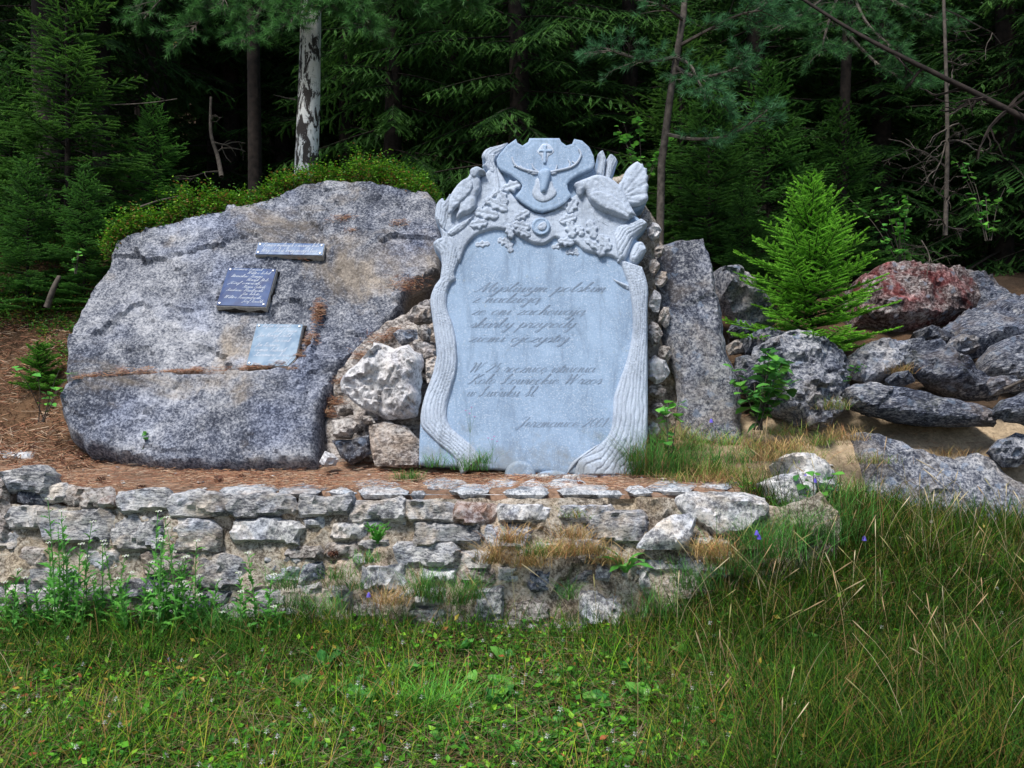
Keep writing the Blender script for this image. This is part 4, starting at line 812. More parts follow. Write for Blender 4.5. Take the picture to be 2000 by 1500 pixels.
def script_mesh(name, text, xh, slant=.55, thick=.16, thin=.05, spread=1.0, z=0.0):
    """returns mesh with baseline along +x from the origin, and its length"""
    mb = MB(); x = 0.0
    for ch in text:
        base, more = (ACC[ch][0], [ACC[ch][1]]) if ch in ACC else (ch, [])
        g = G.get(base, G['o'])
        for st in list(g[1:]) + more:
            p = np.array(smooth_poly(st, closed=False, step=5 if len(st) > 2 else 2))
            p = np.column_stack([(x + p[:, 0] + p[:, 1] * slant) * xh, p[:, 1] * xh])
            t = unit(np.gradient(p, axis=0)); wd = (thin + (thick - thin) * np.clip(-t[:, 1] * 1.2, 0, 1)) * xh
            wd = np.maximum(wd, thick * xh if len(st) == 2 and abs(st[0][1] - st[1][1]) < .2 else 0)
            nrm = np.array([.95, -.3])[None] * wd[:, None] * .5 if len(st) > 2 else np.column_stack([-t[:, 1], t[:, 0]]) * wd[:, None] * .5
            n = len(p); v = np.vstack([np.column_stack([p - nrm, np.full(n, z)]), np.column_stack([p + nrm, np.full(n, z)])])
            i = np.arange(n - 1); mb.put(v, np.vstack([np.column_stack([i, i + n, i + n + 1]), np.column_stack([i, i + n + 1, i + 1])]))
        x += g[0] * spread
    return mb.mesh(name), x * xh
def letter_mat():
    m, nt, b = node_mat('dark_letter_paint'); co = nd(nt, 'ShaderNodeTexCoord').outputs['Object']
    n = noise_t(nt, co, 7.0, 5, .7)
    base = mixc(nt, ramp(nt, n, [(.34, 0.3), (.55, .97)]), (.06, .075, .11), (.24, .31, .41))
    nt.links.new(base, b.inputs['Base Color']); b.inputs['Roughness'].default_value = .8; return m
M['letter'] = letter_mat()
for txt, u0, u1, v in [('Myśliwym polskim', 928, 1182, 570), ('z nadzieją', 921, 1052, 591), ('że oni zachowają', 919, 1140, 615), ('skarby przyrody', 916, 1120, 640), ('ziemi ojczystej', 914, 1108, 668),
                       ('W 25 rocznicę istnienia', 914, 1160, 727), ('Koło Łowieckie Wrzos', 912, 1172, 750), ('w Lwówku Śl.', 910, 1046, 774), ('Jerzmanice 2001', 1010, 1180, 834)]:
    (x0, y0), (x1, _) = S([(u0, v), (u1, v)])
    total = sum(G[ACC[ch][0] if ch in ACC else ch][0] for ch in txt); k = (x1 - x0) / total; xh = .034; at = 0.0
    for word in txt.split(' '):
        me, ln = script_mesh('inscription_word', word, 1.0, z=.0022, thick=.19, thin=.07)
        o = add('inscription_word', me, M['letter'], stele, loc=(x0 + at * k, y0, 0)); o.scale = (k, xh, 1)
        at += ln + G[' '][0]

# ------------------------------------------------------------------ plaques on the boulder
def plaque_mat(name, c0, c1, rough):
    m, nt, b = node_mat(name); co = nd(nt, 'ShaderNodeTexCoord').outputs['Object']
    n = noise_t(nt, co, 6, 6, .7, .5)
    nt.links.new(ramp(nt, n, [(.4, c0), (.7, c1)]), b.inputs['Base Color']); b.inputs['Roughness'].default_value = rough
    b.inputs['Metallic'].default_value = .0; b.inputs['Specular IOR Level'].default_value = .2; return m
M['plate_dark'] = plaque_mat('dark_blue_plate', (.02, .042, .13), (.045, .095, .23), .5)
M['plate_light'] = plaque_mat('worn_pale_plate', (.1, .18, .28), (.27, .36, .45), .45)
M['plate_strip'] = plaque_mat('worn_strip_plate', (.06, .11, .24), (.26, .34, .46), .45)
M['white_letter'] = plain_mat('white_letter_paint', (.55, .6, .68), .6, .1, 20, .0)
M['screw'] = plain_mat('screw_metal', (.6, .6, .62), .35, .1, 20, 0, .5, .8)
M['plaque_stone'] = plain_mat('pale_plaque_backing', (.4, .38, .35), .85, .15, 40, .4)
M['recess_shade'] = plain_mat('dark_recess_shade', (.03, .024, .02), .95, .3, 40, .6)  # near-black colour paints the shadow in the recess around a plaque
def plaque(px, mat, lines, lab, backing=True, rows=2, cut=None):
    q = [V((*BF.uv(*p), 0)) for p in px]                    # tl, tr, br, bl
    c = sum(q, V()) / 4; ex = (q[1] - q[0] + q[2] - q[3]).normalized(); ey = V((-ex.y, ex.x, 0))
    w = ((q[1] - q[0]).length + (q[2] - q[3]).length) / 2; h = ((q[0] - q[3]).length + (q[1] - q[2]).length) / 2
    m = Matrix((ex, ey, V((0, 0, 1)))).transposed().to_4x4(); m.translation = c
    root = empty('memorial_plaque', BF.m @ m @ Matrix.Translation((0, 0, -.03))); tag(root, lab, 'plaque', None)
    def box(name, w, h, z0, z1, mt, cutc=None, bev=.003):
        pl = [(-w / 2, -h / 2), (w / 2, -h / 2), (w / 2, h / 2), (-w / 2, h / 2)]
        if cutc: pl = [(-w / 2, -h / 2), (w / 2 - cutc, -h / 2), (w / 2, -h / 2 + cutc * 1.6), (w / 2, h / 2), (-w / 2, h / 2)]
        me = solid(name, resample(pl, .03), .04, lambda v, d: z0 + (z1 - z0) + np.minimum(d, bev) - bev, side=z0, smooth=False)
        return add(name, me, M[mt], root)
    shade_pts = [(-w * .53, -h * .515), (w * .1, -h * .54), (w * .52, -h * .52), (w * .535, h * .1), (w * .53, h * .56), (-.1 * w, h * .57), (-w * .54, h * .55), (-w * .55, 0)]
    add('recess_shade', rock_mesh('recess_shade', shade_pts, .034, .03, res=.03, rough=.01, w=.01, seed=len(lab), facets=0), M['recess_shade'], root)  # dark irregular margin standing in for the shaded gap round the plate
    if backing: box('backing', w * 1.02, h * 1.03, -.05, .055, 'plaque_stone', cut)
    pl = box('plate', w, h, .02, .063, mat, cut)
    for sx in (-1, 1):
        for sy in (-1, 1):
            if cut and sx > 0 and sy < 0: continue
            mb = MB(); n = 8; rr_ = .011
            ring = [(math.cos(6.283 * i / n) * rr_, math.sin(6.283 * i / n) * rr_, 0) for i in range(n)] + [(math.cos(6.283 * i / n) * rr_ * .6, math.sin(6.283 * i / n) * rr_ * .6, .005) for i in range(n)] + [(0, 0, .006)]
            t = [f for i in range(n) for f in ((i, (i + 1) % n, n + (i + 1) % n), (i, n + (i + 1) % n, n + i), (n + i, n + (i + 1) % n, 2 * n))]
            mb.put(ring, t); add('screw', mb.mesh('screw'), M['screw'], pl, loc=(sx * (w / 2 - .02), sy * (h / 2 - .02), .0628))
    nl = len(lines); 
    for k, (txt, x0, x1) in enumerate(lines):
        me, ln = script_mesh('lettering', txt, 1.0, thick=.2, thin=.09)
        xh = h / nl * .36; wd = (x1 - x0) * w
        o = add('lettering', me, M['white_letter'], pl, loc=(-w / 2 + x0 * w, h / 2 - h * (k + .72) / nl * .94, .0644)); o.scale = (wd / ln, xh, 1)
    return root
plaque([(506, 479), (634, 481), (632, 503), (501, 501)], 'plate_strip', [('Pamięci myśliwych z naszego koła', .08, .92), ('którzy odeszli do krainy wiecznych łowów', .08, .92)], 'narrow horizontal pale metal plaque, topmost on the granite boulder')
plaque([(446, 528), (541, 530), (521, 604), (428, 600)], 'plate_dark', [('Kazimierz Tomaszek', .1, .72), ('Wiktor Sobek', .42, .9), ('Stanisław Kempa', .1, .76), ('Henryk Stolc', .45, .9), ('Józef Ossowski', .1, .75), ('Marian Zieliński', .42, .88), ('Tadeusz Pawłowski', .1, .85), ('Jan Sobota', .44, .8), ('Wiktor Lewandowski', .1, .85), ('Józef Kowalski', .5, .92)], 'dark blue square plaque of white script names on the boulder')
plaque([(505, 637), (597, 639), (571, 719), (482, 718)], 'plate_light', [('Stefan Popowski', .12, .75), ('Józef Dragan', .42, .9), ('Jan Henryk Ziółek', .08, .8), ('Jan Nowak', .45, .8), ('Jan Kazimierz', .1, .6), ('Roman Łukasik', .1, .75), ('Kazimierz Sowa', .1, .85), ('Adam Józef', .45, .88)], 'pale weathered plaque with broken corner, lowest on the boulder', cut=.045)
# ------------------------------------------------------------------ foliage builders
def needle_mesh(name, segs, nlen, nwid, dens, dark, bright, fwd=.7, flat=.6, tip=.5, seed=0, brown=0.0, core=.5):
    """segs: rows of (p0 xyz, p1 xyz, newness); one thin triangle per needle"""
    g = np.random.default_rng(seed); a = np.asarray(segs, float); p0, p1, nw = a[:, :3], a[:, 3:6], a[:, 6]
    ln = np.linalg.norm(p1 - p0, axis=1); n = np.maximum(3, (ln * dens * g.uniform(.85, 1.15, len(ln))).astype(int))
    i = np.repeat(np.arange(len(a)), n); N = len(i); t = g.uniform(0, 1.02, N)
    ax = unit(p1 - p0)[i]; base = p0[i] + (p1 - p0)[i] * t[:, None]
    r = g.normal(size=(N, 3)); r[:, 2] = r[:, 2] * flat + .15
    pr = unit(r - (r * ax).sum(1)[:, None] * ax)
    d = unit(ax * (fwd + .9 * t[:, None] ** 6) + pr); L = nlen * g.uniform(.7, 1.15, N) * np.where(t > .9, .85, 1)
    wv = unit(np.cross(d, g.normal(size=(N, 3)))) * nwid * .5
    v = np.stack([base - wv, base + wv, base + d * L[:, None]], 1).reshape(-1, 3)
    k = np.clip((t - .25) * 1.6, 0, 1) * nw[i] * tip * 2 * g.uniform(.5, 1.1, N); k = np.clip(k, 0, 1)[:, None]
    c = np.asarray(dark) * (1 - k) + np.asarray(bright) * k; c = c * g.uniform(.7, 1.3, (N, 1))
    if brown: c = np.where(g.random((N, 1)) < brown, np.array([[.12, .06, .03]]), c)
    mb = MB(); mb.put(v, np.arange(N * 3).reshape(-1, 3), np.repeat(c, 3, 0))
    if core:
        A = unit(p1 - p0); s1 = unit(np.cross(A, [0.02, 0.03, 1.0])); s2 = np.cross(A, s1); m = len(a)
        kk = np.clip(nw * tip * 1.1, 0, 1)[:, None] * g.uniform(.3, 1.0, (m, 1)); cb = (np.asarray(dark) * (1 - kk) + np.asarray(bright) * kk) * g.uniform(.75, 1.2, (m, 1))
        for s_, f in ((s1, core * 1.25), (s2, core * .7)):
            o = s_ * nlen * f; q = np.stack([p0, p0 * .55 + p1 * .45 + o, p1 + A * nlen * .5, p0 * .55 + p1 * .45 - o], 1).reshape(-1, 3)
            mb.put(q, (np.arange(m)[:, None, None] * 4 + np.array([[0, 1, 2], [0, 2, 3]])[None]).reshape(-1, 3), np.repeat(cb, 4, 0))
    return mb.mesh(name)

def twigs_on(r, pts, L, sp, lf, lmin, ang, dz, sub, segs, nw, start=.12, cap=9.0):
    """side shoots along a branch polyline"""
    pts = np.asarray(pts); n = len(pts) - 1; s = start; side = 1
    while s < 1.0:
        f = s * n; k = min(int(f), n - 1); q = pts[k] + (pts[k + 1] - pts[k]) * (f - k); tg = unit(pts[k + 1] - pts[k])
        hz = unit(np.cross(tg, [0, 0, 1.0]))
        tl = min(cap, L * lf * (1 - s) ** .75 + lmin) * r.uniform(.75, 1.15)
        a = math.radians(ang * r.uniform(.75, 1.2)); d = unit(tg * math.cos(a) + hz * side * math.sin(a) + np.array([0, 0, dz * r.uniform(.5, 1.5)]))
        e = q + d * tl
        segs.append((*q, *e, nw * (.4 + .6 * s)))
        if sub and tl > sub * 2.2:
            m = int(tl / sub)
            for j in range(1, m):
                w = q + d * tl * j / m; sd = 1 if j % 2 else -1; h2 = unit(np.cross(d, [0, 0, 1.0]))
                sl = tl * .42 * (1 - j / m) + sub * .8; d2 = unit(d * .75 + h2 * sd * .7 + np.array([0, 0, dz * r.uniform(.3, 1.4)]))
                segs.append((*w, *(w + d2 * sl), nw * (.5 + .5 * s)))
        side = -side; s += sp / L * .5 * r.uniform(.8, 1.2)

def spruce(seed, H, R, zb, dz, per, el0, el1, sag, sp, lf, lmin, sub, tdz, nlen, nwid, dens, dark, bright, tr, tip=.5, dead=0.0, pw=.8, cap=9.0, zcut=1e9):
    r = random.Random(seed); segs = []; mb = MB()
    h = zb
    while h < H * .985:
        rel = (h - zb) / (H - zb); near = h < zcut
        for k in range(per):
            az = 6.283 * (k + r.uniform(-.45, .45)) / per + h * 2.4
            L = (R * (1 - rel) ** pw + .05) * r.uniform(.5, 1.14); hh = h + r.uniform(-.4, .4) * dz
            el = math.radians(el0 + (el1 - el0) * rel ** 1.3 + r.uniform(-6, 6)); hd = np.array([math.cos(az), math.sin(az), 0])
            pts = [np.array([0, 0, hh]) + hd * L * s * math.cos(el) + np.array([0, 0, (math.sin(el) * s + sag * s * s) * L]) for s in np.linspace(0, 1, 7)]
            if near: mb.tube(pts, np.linspace(.006 + L * .005, .002, 7), 4, (.8, .8, .8), False)
            for q0, q1 in zip(pts[2:-1], pts[3:]): segs.append((*q0, *q1, .3 if q1 is not pts[-1] else 1))
            twigs_on(r, pts, L, sp if near else sp * 2.5, lf, lmin, 52, tdz, sub if near else 0, segs, 1.0, cap=cap)
        h += dz * (1 if near else 2) * r.uniform(.8, 1.2) * (1 - .35 * rel)
    segs.append((0, 0, H - .1 * H / 10 - .08, 0, 0, H, 1))
    hs = np.linspace(-.3, H * .99, 12); k = [V((r.uniform(-.01, .01) * H * .3, r.uniform(-.01, .01) * H * .3, z)) for z in hs]
    tb = MB(); tb.tube(np.array(k), tr * (1 - np.linspace(0, .94, 12)), 9, (1, 1, 1))
    if dead:
        for _ in range(int(dead)):
            z = r.uniform(.3, max(zb, .8)); az = r.uniform(0, 6.283); L = r.uniform(.4, 1.3); el = r.uniform(-.5, .3)
            pts = [np.array([math.cos(az) * L * s, math.sin(az) * L * s, z + L * s * el - .15 * s * s]) for s in np.linspace(0, 1, 5)]
            mb.tube(pts, np.linspace(.012, .003, 5), 4, (.8, .8, .8), False)
    return needle_mesh('needles', segs, nlen, nwid, dens, dark, bright, tip=tip, seed=seed), tb.mesh('trunk', True), (mb.mesh('branches') if mb.v else None)

def spruce_obj(name, parts, label, group, loc, rz=0, sc=1.0, bark='bark_dark'):
    root = empty(name, loc=loc); root.rotation_euler = (0, 0, rz); root.scale = (sc, sc, sc); tag(root, label, 'tree', group)
    nm, tk, br = parts
    add('trunk', tk, M[bark], root); add('crown', nm, M['foliage'], root)
    if br is not None: add('branches', br, M['bark_dark'], root)['kind'] = 'stuff'
    return root
def G3(u, d, dz=0.0):
    x = (u - 1000) / F * d; return V((x, d, gz1(x, d) + dz))

DK, BR = (.02, .058, .018), (.08, .2, .034)
# the bright young spruce among the boulders
sap = spruce(11, 1.42, .74, .03, .085, 8, 2, 55, .14, .066, .38, .055, .065, .04, .016, .0048, 500, (.08, .24, .025), (.28, .62, .06), .02, tip=.85, cap=.19, pw=.8)
o = spruce_obj('young_spruce', sap, 'bright green young spruce growing between the boulders', None, G3(1585, 6.55), .4, 1.0); o.location.z = P(1585, 690, 6.55).z
# darker saplings behind it and at the left edge of the wood
sA = spruce(12, 2.6, 1.05, .05, .16, 6, -2, 50, .05, .085, .42, .07, .085, -.05, .022, .005, 290, (.04, .12, .028), (.15, .38, .06), .035, tip=.7, cap=.4)
sB = spruce(13, 3.6, 1.35, .1, .2, 6, -8, 45, .06, .1, .42, .08, .1, -.1, .024, .0055, 230, (.035, .1, .024), (.15, .34, .05), .05, tip=.75, cap=.45)
for k, (u, d, hz_v, rz, sc, pr, lab) in enumerate([
        (1385, 8.3, 250, .3, .9, sA, 'dense dark young spruce right behind the standing slab'), (1500, 9.0, 215, 1.7, .95, sA, 'young spruce with bare leader shoot behind the bright one'), (1640, 9.2, 300, 2.6, .8, sA, 'young spruce behind the red-lichened boulder'),
        (130, 8.1, 150, .9, .86, sB, 'broad young spruce spreading over the left bank'), (20, 8.4, 330, 2.2, .75, sA, 'low young spruce at the left edge beside the earth bank'), (300, 8.6, 300, 4.0, .62, sA, 'small spruce behind the bilberry fringe'), (165, 7.35, 400, 1.3, .5, sA, 'low spruce spreading beside the upper left boulder edge'), (55, 7.3, 420, 3.6, .55, sA, 'low spruce overhanging the brown earth bank'),
        (1330, 9.3, 200, 5.0, .9, sB, 'young spruce behind the carved grouse'), (1450, 7.9, 470, 3.2, .5, sA, 'small spruce tucked behind the grey rounded boulder')]):
    nm = 'young_spruce' if k else 'young_spruce'
    o = spruce_obj(nm, pr, lab, None, G3(u, d, -.05), rz, sc)
# seedling on the left bank
seed_l = spruce(14, .34, .2, .01, .05, 6, 5, 50, .1, .035, .45, .03, .0, .02, .016, .003, 600, (.05, .16, .02), (.17, .42, .05), .008, tip=.7)
spruce_obj('spruce_seedling', seed_l, 'tiny bright spruce seedling on the brown earth bank', None, G3(78, 6.45, -.02), 0, 1.0)

# the old wood
tA = spruce(21, 13, 2.5, .4, .36, 6, -14, 30, -.12, .15, .2, .14, .11, -.3, .032, .011, 90, DK, BR, .15, tip=.6, dead=0, cap=.5, zcut=6.5)
tB = spruce(22, 14, 2.7, .8, .40, 6, -18, 25, -.1, .15, .18, .16, .11, -.6, .032, .011, 90, DK, (.1, .24, .04), .16, tip=.65, dead=6, cap=.45, zcut=6.5)
tC = spruce(23, 15, 2.3, 4.2, .5, 6, -18, 25, -.14, .24, .32, .2, .18, -.4, .05, .014, 60, DK, BR, .2, tip=.4, dead=40, cap=.9, zcut=7.0)
trees = [(1010, 10.6, 'B', .4, 1.0), (770, 11.2, 'B', 2.0, .92), (1230, 11.6, 'A', 1.0, 1.0), (1480, 10.9, 'A', 2.4, 1.05), (1720, 10.4, 'A', 4.0, .95), (1960, 10.0, 'A', 5.2, 1.0), (1620, 12.4, 'B', .2, 1.0), (1860, 12.2, 'A', 3.1, 1.1),
         (95, 9.8, 'C', .5, 1.0), (450, 13.6, 'C', 2.2, .85), (552, 14.2, 'C', 1.2, .85), (300, 12.0, 'C', 3.3, 1.0), (-60, 10.6, 'A', 4.4, .9), (-220, 11.6, 'A', 1.1, 1.0), (200, 10.6, 'C', 5.9, .7), (680, 13.4, 'A', 2.9, 1.0),
         (880, 13.2, 'A', .8, 1.05), (1120, 13.6, 'A', 3.7, 1.0), (1350, 14.0, 'A', 5.0, 1.1), (2150, 12.0, 'A', .6, 1.1), (420, 13.8, 'A', 1.6, 1.0), (120, 13.2, 'A', 2.7, 1.1), (2080, 9.4, 'B', 2.1, .9)]
protos = {}
NEAR = ['drooping spruce directly behind the stele shield', 'drooping spruce between birch and stele', 'bushy spruce behind the slender leaning pine', 'bushy spruce behind the dark saplings right of the leaning pine', 'bushy spruce rising behind the bright young spruce', 'bushy spruce behind the tangled dead sapling', 'drooping spruce half hidden behind the tall pine on the right', 'bushy spruce under the leaning dead trunk', 'thick brown bare-trunked conifer behind the broad left spruce', 'slim bare-trunked conifer in the dark gap left of the birch', 'slim bare-trunked conifer just beside the birch trunk', 'bare-trunked conifer in shadow behind the pale bare branch', 'bushy spruce at the far left forest edge', 'bushy spruce outermost at the left forest edge', 'smaller bare-trunked conifer behind the broad left spruce', 'bushy spruce in second row behind birch and stele gap', 'bushy spruce in second row behind the hawk side of the stele', 'bushy spruce in second row behind the grouse side of the stele', 'bushy spruce in second row behind the slender pine', 'bushy spruce outermost at the right forest edge', 'bushy spruce in shadow behind the thin bent bare sapling', 'bushy spruce in shadow behind the thick brown trunk', 'drooping spruce at the right forest edge above the dark slab boulder']
glab = {'A': ('dark bushy spruce branching low in the forest behind', 'bushy spruces of the forest'), 'B': ('tall spruce with drooping feathery boughs in the forest behind', 'drooping spruces of the forest'), 'C': ('old conifer with bare brown lower trunk in the dark forest', 'bare-trunked conifers of the forest')}
src = {'A': tA, 'B': tB, 'C': tC}
rf = random.Random(9)
far_l = ('tall dark spruce deep in the forest, mostly hidden', 'spruces deep in the forest')
for row, d in enumerate((16.0, 19.0, 23.0, 28.0)):
    n = 11 + row * 3
    for k in range(n):
        u = -350 + 2700 * (k + rf.uniform(.2, .8)) / n; trees.append((u, d + rf.uniform(-1.2, 1.2), 'far', rf.uniform(0, 6.28), rf.uniform(.95, 1.25)))
for ti, (u, d, ty, rz, sc) in enumerate(trees):
    lab, gp = glab.get(ty, far_l); key = ty if ty != 'far' else 'A'
    if ty not in protos:
        protos[ty] = o = spruce_obj('spruce_tree', src[key], lab, gp, G3(u, d, -.1), rz, sc)
    else:
        o = clone(protos[ty]); o.location = G3(u, d, -.1); o.rotation_euler = (0, 0, rz); o.scale = (sc, sc, sc)
    if ti < len(NEAR): o['label'] = NEAR[ti]

# ------------------------------------------------------------------ leaf cards, blades
def leaves_np(p, d, up, L, W, cols, fold=.25):
    """one folded diamond leaf per row"""
    s = unit(np.cross(d, up)); nrm = np.cross(s, d); L = np.asarray(L)[:, None]; W = np.asarray(W)[:, None]
    m = p + d * L * .45 - nrm * W * fold
    v = np.stack([p, m + s * W * .5 + nrm * W * fold, p + d * L - nrm * L * .12, m - s * W * .5 + nrm * W * fold, m], 1)
    n = len(p); i = np.arange(n)[:, None, None] * 5
    t = (i + np.array([[0, 1, 4], [1, 2, 4], [2, 3, 4], [3, 0, 4]])[None]).reshape(-1, 3)
    return v.reshape(-1, 3), t, np.repeat(cols, 5, 0)

def blades_np(p, h, w, az, lean, bend, cols, g):
    """curved grass blades of three segments"""
    n = len(p); d = np.column_stack([np.cos(az), np.sin(az), np.zeros(n)]); side = np.column_stack([-np.sin(az + g.uniform(-.8, .8, n)), np.cos(az), np.zeros(n)])
    rows = []
    for t, ww in ((0, 1), (.38, .85), (.74, .5), (1.0, 0)):
        c = p + d * (lean * t + bend * t * t)[:, None] * h[:, None]; zc = h * (t - .3 * np.abs(bend) * t * t - .18 * np.abs(lean) * t)
        c = c + np.column_stack([np.zeros(n), np.zeros(n), zc]); o = side * (w * ww * .5)[:, None]
        rows += [c - o, c + o] if ww else [c]
    v = np.stack(rows, 1); k = np.arange(n)[:, None, None] * 7
    t = (k + np.array([[0, 1, 3], [0, 3, 2], [2, 3, 5], [2, 5, 4], [4, 5, 6]])[None]).reshape(-1, 3)
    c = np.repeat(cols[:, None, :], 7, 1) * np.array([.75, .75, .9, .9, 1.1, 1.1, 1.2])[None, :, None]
    return v.reshape(-1, 3), t, c.reshape(-1, 3)

def pick(g, n, opts):
    """rows of colours chosen from weighted options with jitter"""
    w = np.array([o[0] for o in opts]); k = g.choice(len(opts), n, p=w / w.sum())
    return np.array([o[1] for o in opts])[k] * g.uniform(.65, 1.35, (n, 1))

GREENS = [(4, (.085, .21, .014)), (5, (.028, .095, .01)), (2, (.17, .33, .02)), (1.5, (.28, .29, .035)), (1.6, (.3, .19, .06))]
def front_y(x):      # front of the wall at its foot, and how far the grass reaches on the right bank
    return np.where(x < 1.0, 4.53 - .02 * x, np.where(x < 1.9, 4.53 + (x - 1.0) * .95, 5.42))
def lawn_points(g, n, ylo=2.85, mask=None):
    y = g.uniform(ylo, 5.6, n * 3); x = g.uniform(-1, 1, n * 3) * (y * .66 + .25)
    ok = (y < front_y(x)); x, y = x[ok], y[ok]
    if mask is not None:
        k = mask(x, y) > g.random(len(x)); x, y = x[k], y[k]
    x, y = x[:n], y[:n]
    return np.column_stack([x, y, gz(x, y) - .01])
def sm01(a, b, t): return np.clip((t - a) / (b - a), 0, 1)
g = np.random.default_rng(5)
# patchiness
def patch(x, y): return .5 + .5 * np.sin(x * 2.1 + 1.3 * np.sin(y * 2.7)) * np.sin(y * 3.3 + x * .9)
right = lambda x, y: sm01(.3, 1.2, x + .25 * np.sin(y * 3)) 
leftlush = lambda x, y: sm01(-.5, -1.3, x) * sm01(3.7, 4.2, y)
# short turf
p = lawn_points(g, 26000, mask=lambda x, y: .35 + .65 * patch(x, y)); n = len(p)
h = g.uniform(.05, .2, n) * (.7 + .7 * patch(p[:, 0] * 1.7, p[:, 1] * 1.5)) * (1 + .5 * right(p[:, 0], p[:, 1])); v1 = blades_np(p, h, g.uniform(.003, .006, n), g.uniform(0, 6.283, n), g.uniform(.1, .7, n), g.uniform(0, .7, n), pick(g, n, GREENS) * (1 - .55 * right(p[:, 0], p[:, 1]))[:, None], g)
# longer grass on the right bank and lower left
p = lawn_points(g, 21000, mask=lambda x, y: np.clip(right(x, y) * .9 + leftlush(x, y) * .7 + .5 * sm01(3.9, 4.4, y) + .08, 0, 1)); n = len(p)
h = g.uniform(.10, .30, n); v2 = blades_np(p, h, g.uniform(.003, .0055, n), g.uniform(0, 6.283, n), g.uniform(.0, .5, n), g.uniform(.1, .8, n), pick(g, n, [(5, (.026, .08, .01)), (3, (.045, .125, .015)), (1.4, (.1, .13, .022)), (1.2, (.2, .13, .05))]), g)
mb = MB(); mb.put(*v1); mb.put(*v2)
tag(add('grass', mb.mesh('grass'), M['grass']), 'green meadow grass in front of the wall', 'grass', kind='stuff')
# dry thatch lying in the turf
p = lawn_points(g, 9000); n = len(p); p[:, 2] += g.uniform(.01, .05, n)
v3 = blades_np(p, g.uniform(.05, .16, n), g.uniform(.002, .004, n), g.uniform(0, 6.283, n), g.uniform(1.2, 4, n), g.uniform(-.3, .3, n), pick(g, n, [(3, (.3, .22, .12)), (2, (.2, .13, .07)), (1, (.4, .33, .22))]), g)
mb = MB(); mb.put(*v3); tag(add('dry_thatch', mb.mesh('dry_thatch'), M['litter']), 'dry brown thatch between the grass blades', 'thatch', kind='stuff')
# clover leaves
p = lawn_points(g, 9500, mask=lambda x, y: .25 + .75 * (1 - right(x, y)) * (1 - .4 * patch(x * 1.3 + 2, y))); n = len(p); p[:, 2] += g.uniform(.02, .07, n)
vv, tt, cc = [], [], []; az = g.uniform(0, 6.283, n); cl = pick(g, n, [(3, (.09, .28, .025)), (2, (.05, .18, .025)), (1, (.2, .38, .04))])
mb = MB()
for k in range(3):
    a = az + k * 2.094; d = unit(np.column_stack([np.cos(a), np.sin(a), g.uniform(-.1, .5, n)]))
    L = g.uniform(.012, .024, n); mb.put(*leaves_np(p, d, np.tile([0, 0, 1.0], (n, 1)), L, L * .95, cl, .12))
tag(add('clover_leaves', mb.mesh('clover_leaves'), M['leaf']), 'small clover leaves covering the lawn', 'clover', kind='stuff')
# low leafy herbs mixed through the turf
p = lawn_points(g, 9000, mask=lambda x, y: np.clip(.75 - .6 * right(x, y), 0, 1) * (.25 + .75 * patch(x * .8 + 1, y * .9))); n = len(p); p[:, 2] += g.uniform(.02, .11, n)
d = unit(np.column_stack([g.normal(size=n), g.normal(size=n), g.uniform(-.1, 1.0, n)])); L = g.uniform(.018, .045, n); mb = MB()
mb.put(*leaves_np(p, d, unit(g.normal(size=(n, 3)) * .4 + [0, 0, 1]), L, L * g.uniform(.35, .75, n), pick(g, n, [(4, (.09, .28, .02)), (4, (.045, .17, .02)), (1.6, (.21, .42, .03)), (.6, (.4, .3, .05)), (.5, (.3, .1, .04))]), .15))
tag(add('herb_leaves', mb.mesh('herb_leaves'), M['leaf']), 'small leafy herbs mixed through the lawn', 'herbs', kind='stuff')
# tall dry seed stalks, mostly on the right
p = lawn_points(g, 330, mask=lambda x, y: (.04 + .96 * right(x, y)) * sm01(2.7, 4.2, y)); mb = MB(); rs = random.Random(3)
for q in p:
    hh = rs.uniform(.25, .55); az = rs.uniform(0, 6.283); ln = rs.uniform(.1, .7); c = rs.choice([(.32, .25, .14), (.4, .33, .2), (.22, .2, .08), (.28, .19, .1)])
    pts = np.array([(q[0] + math.cos(az) * ln * hh * t * t, q[1] + math.sin(az) * ln * hh * t * t, q[2] + hh * (t - .25 * ln * t * t)) for t in np.linspace(0, 1, 6)])
    mb.tube(pts, np.linspace(.0013, .0007, 6), 3, c, False)
    if rs.random() < .6:
        a, b = pts[-2], pts[-1]; e = b + (b - a) * .35; mb.tube(np.array([a + (b - a) * .4, b, e]), [.0012, .0032, .001], 4, tuple(min(1, x * 1.25) for x in c))
tag(add('seed_stalks', mb.mesh('seed_stalks'), M['litter']), 'thin straw-coloured seeding grass stalks', 'grass', kind='stuff')

# ------------------------------------------------------------------ litter of needles on terrace and boulder
def sticks(p, az, L, w, tilt, cols):
    n = len(p); d = np.column_stack([np.cos(az) * np.cos(tilt), np.sin(az) * np.cos(tilt), np.sin(tilt)]); s = np.column_stack([-np.sin(az), np.cos(az), np.zeros(n)]) * w[:, None] * .5
    e = d * L[:, None] * .5; up = np.array([0, 0, 1.0]) * (w * .6)[:, None]
    v = np.stack([p - e - s, p - e + s, p + e + s, p + e - s, p - e + up, p + e + up], 1).reshape(-1, 3); k = np.arange(n)[:, None, None] * 6
    t = (k + np.array([[0, 4, 5], [0, 5, 3], [4, 1, 2], [4, 2, 5]])[None]).reshape(-1, 3); return v, t, np.repeat(cols, 6, 0)
NEED = [(3, (.46, .22, .13)), (2, (.25, .11, .07)), (2, (.56, .34, .2)), (2, (.62, .47, .34)), (1, (.12, .06, .04))]
